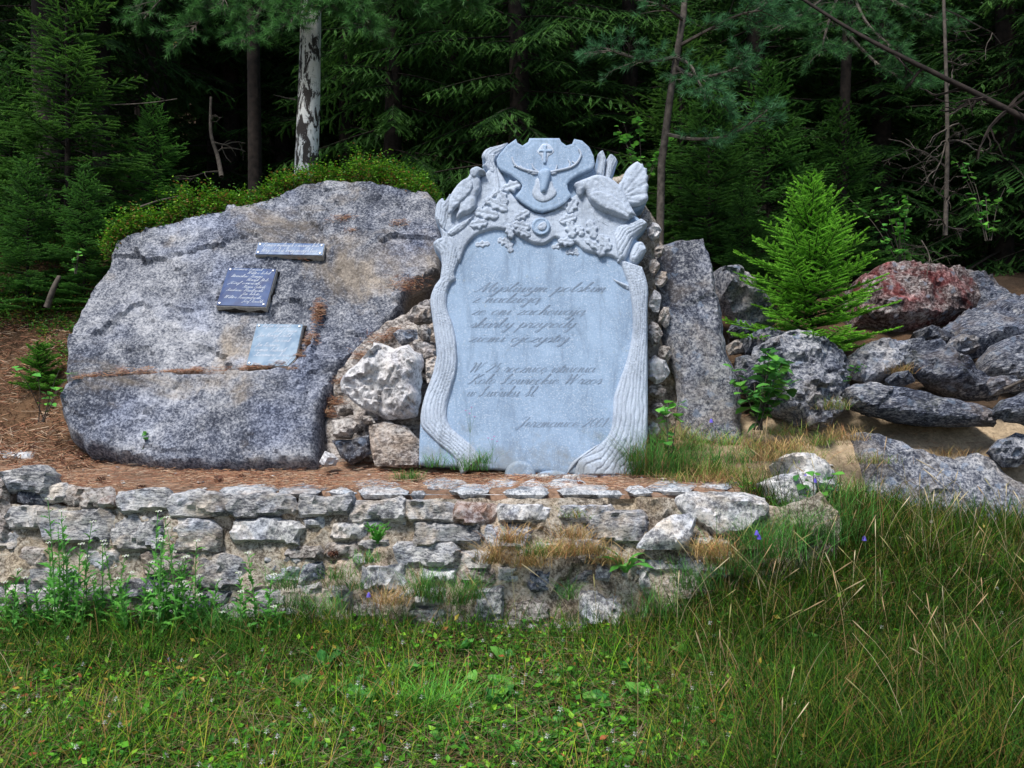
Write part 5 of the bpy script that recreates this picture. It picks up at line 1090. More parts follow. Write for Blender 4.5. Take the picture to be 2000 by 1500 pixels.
def terr_pts(n):
    y = g.uniform(4.84, 5.95, n * 4); x = g.uniform(-3.4, 1.5, n * 4)
    dens = np.where(x < -.3, .95, np.where(y > 5.25, .8, .32)) * np.where(y < 4.98, .55, 1); dens = dens * (.55 + .45 * np.sin(x * 3.7 + y * 5)) + .12
    lim = np.where(x < -.75, 5.9, np.where(x < .95, 5.6, 5.5)); k = (g.random(n * 4) < dens) & (y < lim); x, y = x[k][:n], y[k][:n]
    return np.column_stack([x, y, gz(x, y)])
p = terr_pts(15000); n = len(p); p[:, 2] += g.uniform(.002, .03, n)
mb = MB(); mb.put(*sticks(p, g.uniform(0, 6.283, n), g.uniform(.03, .075, n), g.uniform(.0015, .003, n), g.normal(0, .12, n), pick(g, n, NEED)))
x = g.uniform(1.0, 3.6, 9000); y = g.uniform(5.05, 7.2, 9000); k = g.random(9000) < .35 + .3 * np.sin(x * 6 + y * 4) * np.sin(y * 7); x, y = x[k], y[k]; n = len(x)
mb.put(*sticks(np.column_stack([x, y, gz(x, y) + g.uniform(.0, .025, n)]), g.uniform(0, 6.283, n), g.uniform(.03, .11, n), g.uniform(.0015, .003, n), g.normal(0, .2, n), pick(g, n, NEED + [(3, (.5, .4, .25))])))
x = g.uniform(-5.2, -2.9, 9000); y = g.uniform(5.5, 7.3, 9000); n = len(x)
mb.put(*sticks(np.column_stack([x, y, gz(x, y) + g.uniform(.0, .03, n)]), g.uniform(0, 6.283, n), g.uniform(.03, .13, n), g.uniform(.0015, .006, n), g.normal(0, .35, n), pick(g, n, NEED + [(2, (.13, .08, .05))])))
tag(add('needle_litter', mb.mesh('needle_litter'), M['litter']), 'carpet of fallen rusty pine needles on the terrace', 'needles', kind='stuff')
mb = MB(); ci = np.array(crack)
seg = np.linalg.norm(np.diff(ci, axis=0), axis=1); cum = np.concatenate([[0], np.cumsum(seg)]); n = 5200; t = cum[-1] * g.random(n); keep = (t > .16) & (g.random(n) < np.clip(.4 + .6 * np.sin(t * 9 + 1.2 * np.sin(t * 23)), .12, 1)); t = t[keep]; n = len(t)
cx, cy = np.interp(t, cum, ci[:, 0]), np.interp(t, cum, ci[:, 1]); lump = .008 + .035 * np.abs(np.sin(t * 7 + np.sin(t * 19))) ** 2 + .05 * np.exp(-((t - .5) / .14) ** 2)
loc = np.column_stack([cx + g.normal(0, .02, n), cy - .012 + g.uniform(-.02, 1, n) * lump, BT + g.uniform(-.02, .045, n)])
R3 = np.array(BP.m.to_3x3()); wp = loc @ R3.T + np.array(BP.o)
mb.put(*sticks(wp, g.normal(0, .9, n), g.uniform(.03, .07, n), g.uniform(.0015, .003, n), g.normal(0, .25, n), pick(g, n, NEED)))
for u, v_, m_, s_ in [(672, 428, 130, .05), (690, 452, 60, .03), (780, 437, 90, .04), (795, 562, 260, .07), (775, 655, 150, .05), (745, 668, 150, .05), (705, 700, 130, .04), (668, 752, 160, .035), (655, 790, 200, .04), (645, 812, 160, .03), (820, 770, 80, .02), (606, 670, 200, .025), (600, 700, 140, .02), (572, 722, 120, .03), (625, 610, 100, .015), (590, 500, 30, .05)]:
    c = np.array(BF.uv(u, v_)); q = np.column_stack([c[0] + g.normal(0, s_, m_), c[1] + g.normal(0, s_ * .45, m_), g.uniform(-.01, .03, m_)])
    if u > 630 and v_ > 540:
        c = np.array(RP.uv(u, v_)); q = np.column_stack([c[0] + g.normal(0, s_, m_), c[1] + g.normal(0, s_ * .5, m_), g.uniform(.03, .1, m_)]); wq = q @ np.array(RP.m.to_3x3()).T + np.array(RP.o)
    else: wq = q @ R3.T + np.array(BF.o)
    mb.put(*sticks(wq, g.uniform(0, 6.28, m_), g.uniform(.03, .07, m_), g.uniform(.0015, .003, m_), g.normal(0, .35, m_), pick(g, m_, NEED)))
tag(add('needle_drifts', mb.mesh('needle_drifts'), M['litter']), 'rusty needle drifts caught on the boulder ledge and joints', 'needles', kind='stuff')

# ------------------------------------------------------------------ bilberry fringe
def bilberry(name, pts, seed, cols, label, h=(.1, .24), nl=22):
    g = np.random.default_rng(seed); mb = MB(); n = len(pts)
    hh = g.uniform(*h, n) * (.65 + .5 * np.sin(pts[:, 0] * 6.1) * np.sin(pts[:, 0] * 2.3 + 1) + .2 * np.sin(pts[:, 0] * 17)).clip(.35, 1.3); az = g.uniform(0, 6.283, n); ln = g.uniform(0, .7, n)
    i = np.repeat(np.arange(n), nl); N = len(i); t = g.uniform(.25, 1.05, N)
    p = pts[i] + np.column_stack([np.cos(az[i]) * ln[i] * hh[i] * t, np.sin(az[i]) * ln[i] * hh[i] * t, hh[i] * t]) + g.normal(0, .022, (N, 3))
    d = g.normal(size=(N, 3)); d[:, 2] = np.abs(d[:, 2]) * .5; d = unit(d); L = g.uniform(.018, .034, N)
    c = pick(g, N, cols); dry = (t < .5) & (g.random(N) < .4); c[dry] = pick(g, int(dry.sum()), [(2, (.34, .18, .07)), (1, (.24, .2, .06))]); mb.put(*leaves_np(p, d, unit(g.normal(size=(N, 3)) * .5 + [0, 0, 1]), L, L * .6, c))
    bl = blades_np(pts - [0, 0, .02], hh, np.full(n, .004), az, ln, np.zeros(n), np.tile([.12, .1, .05], (n, 1)), g); mb.put(*bl)
    return tag(add(name, mb.mesh(name), M['leaf']), label, 'bilberry', kind='stuff')
# along the upper rim of the boulder
rim = smooth_poly(BP.pts(b_out[8:24]), closed=False, step=6); rim = np.array(rim)
n = 1500; k = g.integers(0, len(rim) - 1, n); f = g.random(n)[:, None]; q = rim[k] * (1 - f) + rim[k + 1] * f
inw = np.clip(.16 - .05 * np.abs(k / len(rim) - .35), .03, .2)
q = np.column_stack([q[:, 0] + g.normal(0, .03, n), q[:, 1] + g.uniform(-.09, .1, n), g.uniform(-.05, .12, n)])
w = q @ R3.T + np.array(BP.o)
w = w[(w[:, 0] < -.72)]
bilberry('bilberry_fringe', w, 3, [(4, (.12, .33, .02)), (1.6, (.25, .47, .03)), (3, (.06, .19, .02)), (1, (.36, .18, .05))], 'bright green bilberry fringe hanging over the boulder top', (.1, .27), 20)
xb = g.uniform(-3.1, -.5, 1500); yb = g.uniform(7.35, 8.5, 1500)
bilberry('bilberry_cover', np.column_stack([xb, yb, gz(xb, yb)]), 4, [(3, (.11, .3, .03)), (2, (.2, .38, .04)), (3, (.06, .18, .03))], 'bilberry shrubs on the mound behind the boulder', (.14, .3), 16)
xb = g.uniform(-5.4, -3.0, 1700); yb = g.uniform(6.6, 8.4, 1700); k = (yb > 6.75 + .25 * np.sin(xb * 4)) ; xb, yb = xb[k], yb[k]
bilberry('bilberry_bank', np.column_stack([xb, yb, gz(xb, yb)]), 6, [(3, (.05, .15, .02)), (2, (.08, .21, .025)), (.5, (.22, .26, .04))], 'darker bilberry shrubs over the left earth bank', (.14, .32), 16)
# ------------------------------------------------------------------ birch, pines, dead wood
def birch_mat():
    m, nt, b = node_mat('birch_bark'); co = nd(nt, 'ShaderNodeTexCoord').outputs['Object']
    mp = nd(nt, 'ShaderNodeMapping', {'Vector': co, 'Scale': (6, 6, 2.2)}).outputs[0]
    n = noise_t(nt, mp, 2.0, 8, .72, .6); n2 = noise_t(nt, nd(nt, 'ShaderNodeMapping', {'Vector': co, 'Scale': (3, 3, 30)}).outputs[0], 2.0, 4, .6)
    sep = nd(nt, 'ShaderNodeSeparateXYZ', {0: co}).outputs[2]
    low = nd(nt, 'ShaderNodeMapRange', {0: sep, 1: 0.0, 2: 2.6, 3: .08, 4: -.04}).outputs[0]
    f = nd(nt, 'ShaderNodeMath', {0: n, 1: low}, operation='ADD').outputs[0]
    white = mixc(nt, ramp(nt, n2, [(.6, 0.0), (.7, .6)]), (.85, .83, .8), (.4, .34, .3))
    base = mixc(nt, ramp(nt, f, [(.535, 0.0), (.57, 1.0)]), white, (.035, .026, .022))
    nt.links.new(base, b.inputs['Base Color']); b.inputs['Roughness'].default_value = .7
    bp = nd(nt, 'ShaderNodeBump', {'Height': f, 'Strength': .9, 'Distance': .03}); bp.invert = True; nt.links.new(bp.outputs[0], b.inputs['Normal']); return m
M['birch'] = birch_mat()
def birch():
    d = 8.25; base = P(598, 338, d); root = empty('birch_tree', loc=base); tag(root, 'white birch trunk with black fissures rising behind the boulder', 'tree')
    r = random.Random(2); mb = MB(); top = 9.0
    pts = [V((.03 * math.sin(z * .9) + .02 * z * .3, .02 * z, z)) for z in np.linspace(-.4, top, 26)]
    mb.tube(np.array(pts), .115 * (1 - np.linspace(0, .9, 26)) + .012, 16); add('trunk', mb.mesh('trunk', True), M['birch'], root)
    lb = MB(); P_, D_ = [], []
    for k in range(26):
        z = r.uniform(3.9, 8.6); az = r.uniform(0, 6.283); L = r.uniform(.9, 2.0) * (1 - (z - 3.9) / 8)
        q = [np.array([math.cos(az) * L * s + .05, math.sin(az) * L * s + .1, z + L * (.7 * s - .5 * s * s)]) for s in np.linspace(0, 1, 6)]
        lb.tube(q, np.linspace(.02, .004, 6), 4, (1, 1, 1), False)
        for _ in range(90):
            s = r.uniform(.3, 1.05); c = q[0] + (q[-1] - q[0]) * s + np.array([r.gauss(0, .14), r.gauss(0, .14), r.gauss(0, .14) + .1]); P_.append(c)
    add('limbs', lb.mesh('limbs'), M['bark_dark'], root)['kind'] = 'stuff'
    P_ = np.array(P_); n = len(P_); gg = np.random.default_rng(3); L = gg.uniform(.035, .06, n); dd = unit(gg.normal(size=(n, 3)) + [0, 0, -.6]); mb = MB()
    mb.put(*leaves_np(P_, dd, unit(gg.normal(size=(n, 3))), L, L * .75, pick(gg, n, [(2, (.09, .24, .04)), (1, (.14, .3, .05))]))); add('crown', mb.mesh('crown'), M['leaf'], root)
    tw = MB(); tw.tube(np.array([(-.1, -.02, .75), (-.2, -.05, .76), (-.32, -.05, .79)]), [.008, .006, .003], 4); add('side_twig', tw.mesh('side_twig'), M['bark_twig'], root)
birch()

def tuft(segs, c, d, L): segs.append((*c, *(np.asarray(c) + np.asarray(d) * L), 1.0))
def pine(name, label, base, trunk_pts, radii, boughs, seed, dark, bright, nlen=.075, nwid=.0045, dens=520, bark='bark_dark', tuftL=.1, cones=0):
    """boughs: lists of world points; tufts of long needles ring every shoot end"""
    r = random.Random(seed); root = empty(name, loc=base); tag(root, label, 'tree'); b0 = np.array(base)
    mb = MB(); mb.tube(np.array(trunk_pts) - b0, radii, 10); add('trunk', mb.mesh('trunk', True), M[bark], root)
    lb, segs, cn = MB(), [], MB()
    for bw in boughs:
        q = np.array(smooth_poly([tuple(p) for p in bw], closed=False, step=6)) - b0; n = len(q); Lb = np.linalg.norm(np.diff(q, axis=0), axis=1).sum()
        lb.tube(q, np.linspace(.012 + Lb * .008, .005, n), 5, (1, 1, 1), False)
        for k in range(int(Lb * 15)):
            s = r.uniform(.22, 1.0); i = min(int(s * (n - 1)), n - 2); tg = unit(q[i + 1] - q[i]); sd = unit(np.cross(tg, [0, 0, 1.0])) * r.choice((-1, 1))
            L1 = r.uniform(.12, .42) * (1.15 - s * .5); dr = unit(tg * .75 + sd * r.uniform(.4, 1.0) + np.array([0, 0, r.uniform(-.35, .4)]))
            e = q[i] + dr * L1; lb.tube(np.array([q[i], q[i] + dr * L1 * .5 + [0, 0, .01], e]), [.005, .004, .003], 3, (1, 1, 1), False)
            tuft(segs, e - dr * tuftL * .4, dr, tuftL)
            for _ in range(r.randint(2, 4)):
                t = r.uniform(.35, .95); d2 = unit(dr * .7 + unit(np.cross(dr, [0, 0, 1.0])) * r.choice((-1, 1)) * r.uniform(.5, 1) + np.array([0, 0, r.uniform(-.2, .5)])); c = q[i] + dr * L1 * t; l2 = r.uniform(.05, .16)
                lb.tube(np.array([c, c + d2 * l2]), [.003, .0025], 3, (1, 1, 1), False); tuft(segs, c + d2 * (l2 - tuftL * .5), d2, tuftL)
            if cones and r.random() < cones:
                cn.tube(np.array([e, e + dr * .025, e + dr * .05]), [.007, .011, .004], 5, (.5, .22, .09))
    add('boughs', lb.mesh('boughs'), M['bark_twig'], root)['kind'] = 'stuff'
    add('crown', needle_mesh('crown', segs, nlen, nwid, dens, dark, bright, fwd=.75, flat=1.0, tip=.7, seed=seed, core=0), M['foliage'], root)
    if cn.v: add('young_cones', cn.mesh('young_cones'), M['litter'], root)['kind'] = 'stuff'
    return root
def PT(*a): return [P(u, v, d) for u, v, d in a]
pb = G3(500, 9.4, -.2)
pine('pine_tree', 'pine whose long-needled boughs hang over the birch trunk', pb, [pb, P(496, 150, 9.4), P(492, -60, 9.4), P(488, -500, 9.5)], [.085, .075, .07, .05],
     [PT((492, -105, 9.3), (400, -65, 8.6), (330, -15, 8.1), (290, 25, 7.9)), PT((492, -135, 9.3), (440, -45, 8.4), (400, 25, 7.9), (370, 65, 7.7)), PT((494, -105, 9.3), (520, -25, 8.3), (500, 35, 7.8), (470, 75, 7.6)), PT((492, -125, 9.3), (560, -55, 8.2), (590, 5, 7.7), (560, 50, 7.5)),
      PT((492, -145, 9.3), (620, -65, 8.1), (690, -5, 7.6), (720, 45, 7.5)), PT((492, -145, 9.3), (660, -95, 8.0), (760, -35, 7.6), (830, 15, 7.5)), PT((492, -165, 9.3), (700, -105, 8.0), (840, -55, 7.6), (900, -5, 7.6)), PT((492, -165, 9.3), (600, -105, 8.2), (650, -45, 7.7), (640, 15, 7.5)), PT((492, -165, 9.3), (380, -105, 8.6), (340, -55, 8.0), (400, -5, 7.7)), PT((492, -165, 9.3), (470, -85, 8.4), (450, -25, 7.8), (430, 15, 7.6)), PT((492, -185, 9.3), (760, -115, 7.9), (930, -85, 7.6), (1010, -35, 7.7)), PT((492, -185, 9.3), (560, -115, 8.2), (540, -55, 7.8), (610, -15, 7.6))],
     5, (.035, .1, .03), (.09, .24, .06), cones=.06)
p2 = G3(1285, 7.6, -.1)
pine('pine_sapling', 'slender leaning pine with thin brown stem behind the grouse', p2, [p2, P(1292, 320, 7.6), P(1310, 180, 7.6), P(1335, 30, 7.6), P(1350, -200, 7.7)], [.04, .036, .033, .03, .02],
     [PT((1322, 110, 7.6), (1270, 120, 7.4), (1220, 108, 7.2), (1192, 98, 7.1)), PT((1318, 130, 7.6), (1360, 150, 7.4), (1420, 140, 7.2), (1460, 118, 7.1)), PT((1325, 90, 7.6), (1380, 60, 7.4), (1440, 30, 7.2), (1490, 20, 7.1)), PT((1320, 110, 7.6), (1350, 130, 7.2), (1370, 170, 7.0), (1390, 190, 6.9)), PT((1335, 40, 7.6), (1290, 10, 7.3), (1240, 0, 7.2)), PT((1340, 0, 7.6), (1420, -30, 7.3), (1500, -10, 7.2)), PT((1300, 262, 7.6), (1360, 272, 7.4), (1430, 262, 7.2), (1500, 215, 7.1))],
     8, (.04, .12, .05), (.09, .25, .1), nlen=.07, dens=420, bark='bark_twig')
p3 = G3(1640, 9.2, -.1)
pine('pine_tree', 'tall pine with grey-green needles over the right boulders', p3, [p3, P(1650, 200, 9.2), P(1660, -60, 9.2), P(1670, -500, 9.3)], [.065, .06, .055, .04],
     [PT((1655, -40, 9.2), (1580, 20, 8.6), (1520, 60, 8.2)), PT((1655, -40, 9.2), (1690, 40, 8.5), (1740, 90, 8.2)), PT((1655, -60, 9.2), (1760, 10, 8.6), (1850, 40, 8.3)), PT((1655, -60, 9.2), (1620, 40, 8.5), (1600, 110, 8.2)), PT((1655, -60, 9.2), (1560, -30, 8.6), (1460, 30, 8.3)), PT((1650, 60, 9.2), (1720, 130, 8.6), (1790, 160, 8.4))], 15, (.03, .09, .035), (.07, .2, .06), nlen=.075, dens=420)

def branchy(name, label, cat, main, r0, r1, seed, n, spread, mat='bark_twig', depth=2, group=None):
    root = empty(name, loc=main[0]); tag(root, label, cat, group); b0 = np.array(main[0]); r = random.Random(seed)
    q = np.array(smooth_poly([tuple(p) for p in main], closed=False, step=6)) - b0
    mb = MB(); mb.tube(q, np.linspace(r0, r1, len(q)), 8); add('stem', mb.mesh('stem', True), M[mat], root); tb = MB()
    def grow(c, d, L, rad, lev):
        pts = [np.array(c)]; dd = np.array(d)
        for _ in range(5): dd = unit(dd + np.array([r.gauss(0, .25), r.gauss(0, .25), r.gauss(-.05, .25)])); pts.append(pts[-1] + dd * L / 5)
        tb.tube(pts, np.linspace(rad, rad * .35, 6), 4, (1, 1, 1), False)
        if lev > 0:
            for _ in range(r.randint(2, 4)): k = r.randint(1, 4); grow(pts[k], unit(dd + np.array([r.gauss(0, .8), r.gauss(0, .8), r.gauss(0, .6)])), L * r.uniform(.35, .6), rad * .55, lev - 1)
    for _ in range(n):
        k = r.randint(1, len(q) - 2); grow(q[k], unit(np.array([r.gauss(0, 1), r.gauss(-.3, .8), r.gauss(-.1, .6)])), spread * r.uniform(.5, 1.2), r1 * .55 + .002, depth - 1)
    if tb.v: add('twigs', tb.mesh('twigs'), M[mat], root)['kind'] = 'stuff'
    return root
branchy('leaning_trunk', 'grey leaning dead trunk slanting down above the right boulders', 'dead tree', PT((1540, -20, 7.9), (1640, 45, 7.6), (1730, 95, 7.3), (1840, 150, 7.1), (1930, 195, 7.0), (2060, 265, 6.8), (2250, 400, 6.6)), .014, .03, 4, 9, .5, mat='bark_dark')
branchy('dead_sapling', 'thin dead sapling with tangled bare twigs below the leaning trunk', 'dead tree', PT((1846, 460, 7.5), (1850, 300, 7.5), (1848, 150, 7.5), (1842, -30, 7.5)), .022, .014, 6, 14, .55, depth=3)
branchy('bare_branch', 'pale bare branch arching out of the dark wood above the spruce', 'branch', PT((150, 205, 8.6), (220, 205, 8.3), (290, 201, 8.1), (346, 193, 8.0)), .008, .004, 9, 2, .2, depth=1)
branchy('dead_sapling', 'thin bent bare sapling standing left of the birch', 'dead tree', PT((433, 345, 8.5), (425, 305, 8.6), (412, 260, 8.6), (412, 190, 8.7)), .026, .014, 10, 4, .4)
branchy('dead_twig', 'grey forked twig lying behind the boulder rim', 'branch', PT((275, 404, 7.6), (310, 392, 7.6), (350, 383, 7.6)), .012, .005, 12, 2, .15, depth=1)
branchy('dead_twig', 'thin dead twig cluster hanging over the red-lichened boulder', 'branch', PT((1800, 470, 7.4), (1815, 500, 7.3), (1810, 540, 7.2)), .006, .003, 13, 8, .22, depth=2)
branchy('dead_twig', 'grey root stub poking from the left earth bank', 'branch', PT((92, 600, 6.9), (104, 565, 6.9), (116, 540, 6.95)), .03, .018, 14, 0, .1)
branchy('dead_twig', 'pale stick leaning on the dark pointed rock', 'branch', PT((1960, 760, 5.9), (2000, 742, 5.9), (2060, 720, 6.0)), .01, .007, 16, 0, .1)

# ------------------------------------------------------------------ broad-leaved plants
def leaf_shape(name, prof, L, bend, fold, cols, seed=0, teeth=0.0):
    """leaf along +x: prof = list of half widths; returns mesh"""
    n = len(prof); v, t, c = [], [], []
    for i, w in enumerate(prof):
        s = i / (n - 1); x = L * (s - .12 * bend * s * s); z = L * bend * (.6 * s - s * s * .9); w = w * L * (1 + teeth * (-1) ** i)
        for k in (-1, -.5, 0, .5, 1): v.append((x - abs(k) * w * .15, k * w, z + abs(k) * w * fold + .04 * w * math.sin(9 * s + k * 2))); c.append(np.array(cols) * (1.12 if k == 0 else .92 + .12 * random.Random(seed + i).random()))
    for i in range(n - 1):
        for k in range(4): a = i * 5 + k; t += [(a, a + 1, a + 6), (a, a + 6, a + 5)]
    return mesh_np(name, v, t, c, True)
OV = [.02, .14, .24, .3, .33, .33, .3, .22, .03]; LAN = [.03, .06, .1, .12, .125, .11, .08, .045, .005]; ROU = [.02, .3, .42, .46, .44, .36, .24, .12, .01]; DAN = [.03, .05, .06, .09, .07, .12, .09, .14, .12, .1, .01]
LM = {'dock': [leaf_shape('leaf', OV, .12, b_, .25, c, k) for k, (b_, c) in enumerate([(.5, (.09, .3, .05)), (.2, (.06, .22, .05)), (.8, (.14, .36, .06))])],
      'bramble': [leaf_shape('leaf', OV, .085, b_, .2, c, 5, .1) for b_, c in [(.4, (.09, .28, .05)), (.2, (.12, .34, .05)), (.6, (.06, .2, .05))]],
      'aspen': [leaf_shape('leaf', ROU, .075, b_, .15, c, 6, .04) for b_, c in [(.3, (.15, .42, .06)), (.1, (.1, .34, .06))]],
      'dandelion': [leaf_shape('leaf', DAN, .2, b_, .3, c, 7, .25) for b_, c in [(.6, (.12, .36, .06)), (.9, (.09, .3, .05))]],
      'yarrow': [leaf_shape('leaf', LAN, .11, b_, .25, c, 8, .45) for b_, c in [(.4, (.09, .3, .05)), (.7, (.13, .37, .06))]]}
def leaf_mx(p, az, el, roll, s):
    return Matrix.Translation(p) @ Matrix.Rotation(az, 4, 'Z') @ Matrix.Rotation(-el, 4, 'Y') @ Matrix.Rotation(roll, 4, 'X') @ Matrix.Scale(s, 4)
def rosette(name, label, group, loc, kind, n, size, el, seed, stem=0.0):
    r = random.Random(seed); root = empty(name, loc=loc); tag(root, label, 'plant', group)
    for k in range(n):
        az = 6.283 * (k + r.uniform(-.3, .3)) / n; o = add('leaf', r.choice(LM[kind]), M['leaf'], root)
        o.matrix_local = leaf_mx(V((math.cos(az) * .01, math.sin(az) * .01, stem * r.uniform(.3, 1))), az, math.radians(el + r.uniform(-18, 22)), r.uniform(-.4, .4), size * r.uniform(.7, 1.2))
    return root
def bush(name, label, stems, kind, nleaf, size, seed, cat='shrub', rad=.004, mat='bark_twig', group=None):
    r = random.Random(seed); b0 = V(stems[0][0]); root = empty(name, loc=b0); tag(root, label, cat, group); mb = MB(); pos = []
    for st in stems:
        q = np.array(smooth_poly([tuple(V(p) - b0) for p in st], closed=False, step=5)); mb.tube(q, np.linspace(rad, rad * .4, len(q)), 5, (.5, .7, .3)); pos.append(q)
    add('stem', mb.mesh('stem', True), M[mat], root) if len(stems) == 1 else [add('stem', (lambda m_: (m_.tube(q, np.linspace(rad, rad * .4, len(q)), 5), m_.mesh('stem', True))[1])(MB()), M[mat], root) for q in pos]
    for k in range(nleaf):
        q = pos[k % len(pos)]; i = r.randint(int(len(q) * .2), len(q) - 1); az = r.uniform(0, 6.283)
        o = add('leaf', r.choice(LM[kind]), M['leaf'], root); o.matrix_local = leaf_mx(V(q[i]) + V((r.gauss(0, .01), r.gauss(0, .01), r.gauss(0, .01))), az, math.radians(r.uniform(-25, 35)), r.uniform(-.5, .5), size * r.uniform(.6, 1.2))
    return root
rb = random.Random(21)
def stems_at(u, v, d, n, h, sp):
    b0 = P(u, v, d); out = []
    for _ in range(n):
        a = rb.uniform(0, 6.283); l = rb.uniform(.2, 1) * sp; hh = h * rb.uniform(.6, 1.1)
        out.append([b0 + V((rb.uniform(-.03, .03), rb.uniform(-.03, .03), 0)), b0 + V((math.cos(a) * l * .5, math.sin(a) * l * .5, hh * .6)), b0 + V((math.cos(a) * l, math.sin(a) * l, hh))])
    return out
bush('bramble_bush', 'leafy green bramble growing before the rough blue-grey boulder', stems_at(1480, 840, 5.56, 13, .52, .34), 'bramble', 150, 1.3, 3)
bush('aspen_sprout', 'bright green aspen sprout beside the stele right edge', stems_at(1312, 910, 5.4, 3, .5, .1), 'aspen', 22, 1.0, 4)
bush('birch_sprout', 'leafy sprout with rounded leaves at the left boulder foot', stems_at(85, 825, 5.72, 5, .36, .2), 'aspen', 24, .75, 5)
bush('weed_sprout', 'small round-leaved weed before the boulder base', stems_at(284, 885, 5.55, 1, .22, .03), 'aspen', 7, .5, 6)
bush('leafy_weed', 'leafy weed between the small grey boulder and pointed rock', stems_at(1655, 750, 5.95, 3, .14, .1), 'bramble', 12, .7, 7)
bush('leafy_shrub', 'low leafy shrub in shade behind the red-lichened boulder', stems_at(1760, 520, 8.3, 9, .75, .55), 'aspen', 90, 1.0, 8)
bush('leafy_shrub', 'leafy birch twigs hanging in shade at the wood edge right', stems_at(1930, 470, 7.8, 6, .7, .4), 'aspen', 60, .9, 9)
bush('leafy_shrub', 'light green leafy shrub glowing just behind the carved grouse', stems_at(1255, 380, 8.0, 8, .7, .4), 'aspen', 90, .95, 10)
bush('bank_weed', 'leafy weeds climbing at the end of the stone wall', stems_at(1590, 1010, 4.85, 5, .26, .16), 'bramble', 26, .8, 11)
bush('bank_sprig', 'sprig with round leaves in the left bilberry bank', stems_at(150, 535, 6.7, 3, .2, .1), 'aspen', 9, .8, 12)
rosette('dandelion_rosette', 'bright green dandelion rosette growing out of the stone wall', None, P(1222, 1118, 4.5), 'dandelion', 11, 1.0, 35, 4)
r = random.Random(77)
k = 0
while k < 150:
    u, v = r.gauss(1000, 330), r.uniform(1235, 1480)
    d = 1.54 * F / (v - HZ); x = (u - 1000) / F * d
    if d > 4.5 or not 60 < u < 1900: continue
    rosette('broadleaf_weed', 'broad-leaved green weed in the lawn below the wall', 'broad-leaved weeds in the lawn', V((x, d, gz1(x, d) + .01)), 'dock', r.randint(4, 8), r.uniform(.2, .5), 35, 500 + k, .02); k += 1
rk = random.Random(8)
for k in range(30):
    u, v, s = rk.uniform(560, 1420), rk.uniform(1235, 1335), rk.uniform(.55, .95)
    d = 1.5 * F / (v + 45 - HZ); x = (u - 1000) / F * d
    rosette('dock_plant', 'upright dock leaves just below the stone wall', 'dock plants under the wall', V((x, d, gz1(x, d))), 'dock', rk.randint(4, 7), s, 50, 700 + k, .03)

# yarrow
def flower_head(r):
    mb = MB()
    for _ in range(16):
        a, q = r.uniform(0, 6.283), r.uniform(0, .022); c = np.array([math.cos(a) * q, math.sin(a) * q, r.uniform(-.003, .004)]); s = .0045
        mb.put(c + np.array([(s, 0, 0), (0, s, 0), (-s, 0, 0), (0, -s, 0), (0, 0, s * 1.2)]), [(0, 1, 4), (1, 2, 4), (2, 3, 4), (3, 0, 4)], r.choice([(.7, .7, .62), (.55, .62, .4), (.75, .74, .7)]))
    return mb.mesh('flower_head')
fh = flower_head(random.Random(1)); M['petal'] = leaf_mat('petal', trans=.2, rough=.6, rnd=.1)
def yarrow(u, v, d, h, seed):
    r = random.Random(seed); b0 = P(u, v, d); b0.z = min(b0.z, gz1(b0.x, b0.y) + .02) if d < 4.6 else b0.z; h = h
    root = empty('yarrow', loc=b0); tag(root, 'upright yarrow stem with feathery leaves against the wall', 'plant', 'yarrow along the wall foot')
    a = r.uniform(0, 6.283); q = np.array([(math.cos(a) * .05 * t * t, math.sin(a) * .05 * t * t, h * t) for t in np.linspace(0, 1, 7)])
    mb = MB(); mb.tube(q, np.linspace(.0035, .002, 7), 5, (.12, .3, .08)); add('stem', mb.mesh('stem', True), M['leaf'], root)
    for k in range(22):
        s = k / 22 * .95; i = min(int(s * 6), 5); o = add('leaf', r.choice(LM['yarrow']), M['leaf'], root)
        o.matrix_local = leaf_mx(V(q[i]) + (V(q[i + 1]) - V(q[i])) * (s * 6 - i), k * 2.4, math.radians(35 + r.uniform(-15, 25)), r.uniform(-.5, .5), (1.15 - .65 * s) * r.uniform(.8, 1.1))
    o = add('flower_head', fh, M['petal'], root); o.matrix_local = Matrix.Translation(V(q[-1]))
for k, (u, vt) in enumerate([(108, 975), (126, 1000), (138, 1010), (160, 1020), (103, 1062), (112, 1100), (150, 1060), (170, 1090), (222, 1062), (235, 1120), (245, 1130), (300, 1002), (308, 1010), (345, 1030), (352, 1085), (360, 1130), (372, 1160), (340, 1090), (330, 1050), (415, 1138), (470, 1160), (500, 1080), (520, 1120), (60, 1130), (40, 1160), (190, 1130), (275, 1100), (400, 1170), (440, 1190), (545, 1180), (25, 1110), (200, 1060), (318, 1080), (380, 1060), (285, 1150), (480, 1120), (118, 1030), (132, 1080), (145, 1110), (90, 1090), (310, 1060), (325, 1110), (340, 1140), (365, 1100), (395, 1120), (230, 1090), (75, 1150), (180, 1150), (15, 1140)]):
    d = 4.3 + .2 * ((k * 37) % 10) / 10; x = (u - 1000) / F * d; zb = gz1(x, d); zt = CZ + (HZ - vt) / F * d
    yarrow(u, HZ + (CZ - zb) / d * F, d, max(.15, zt - zb), 40 + k)

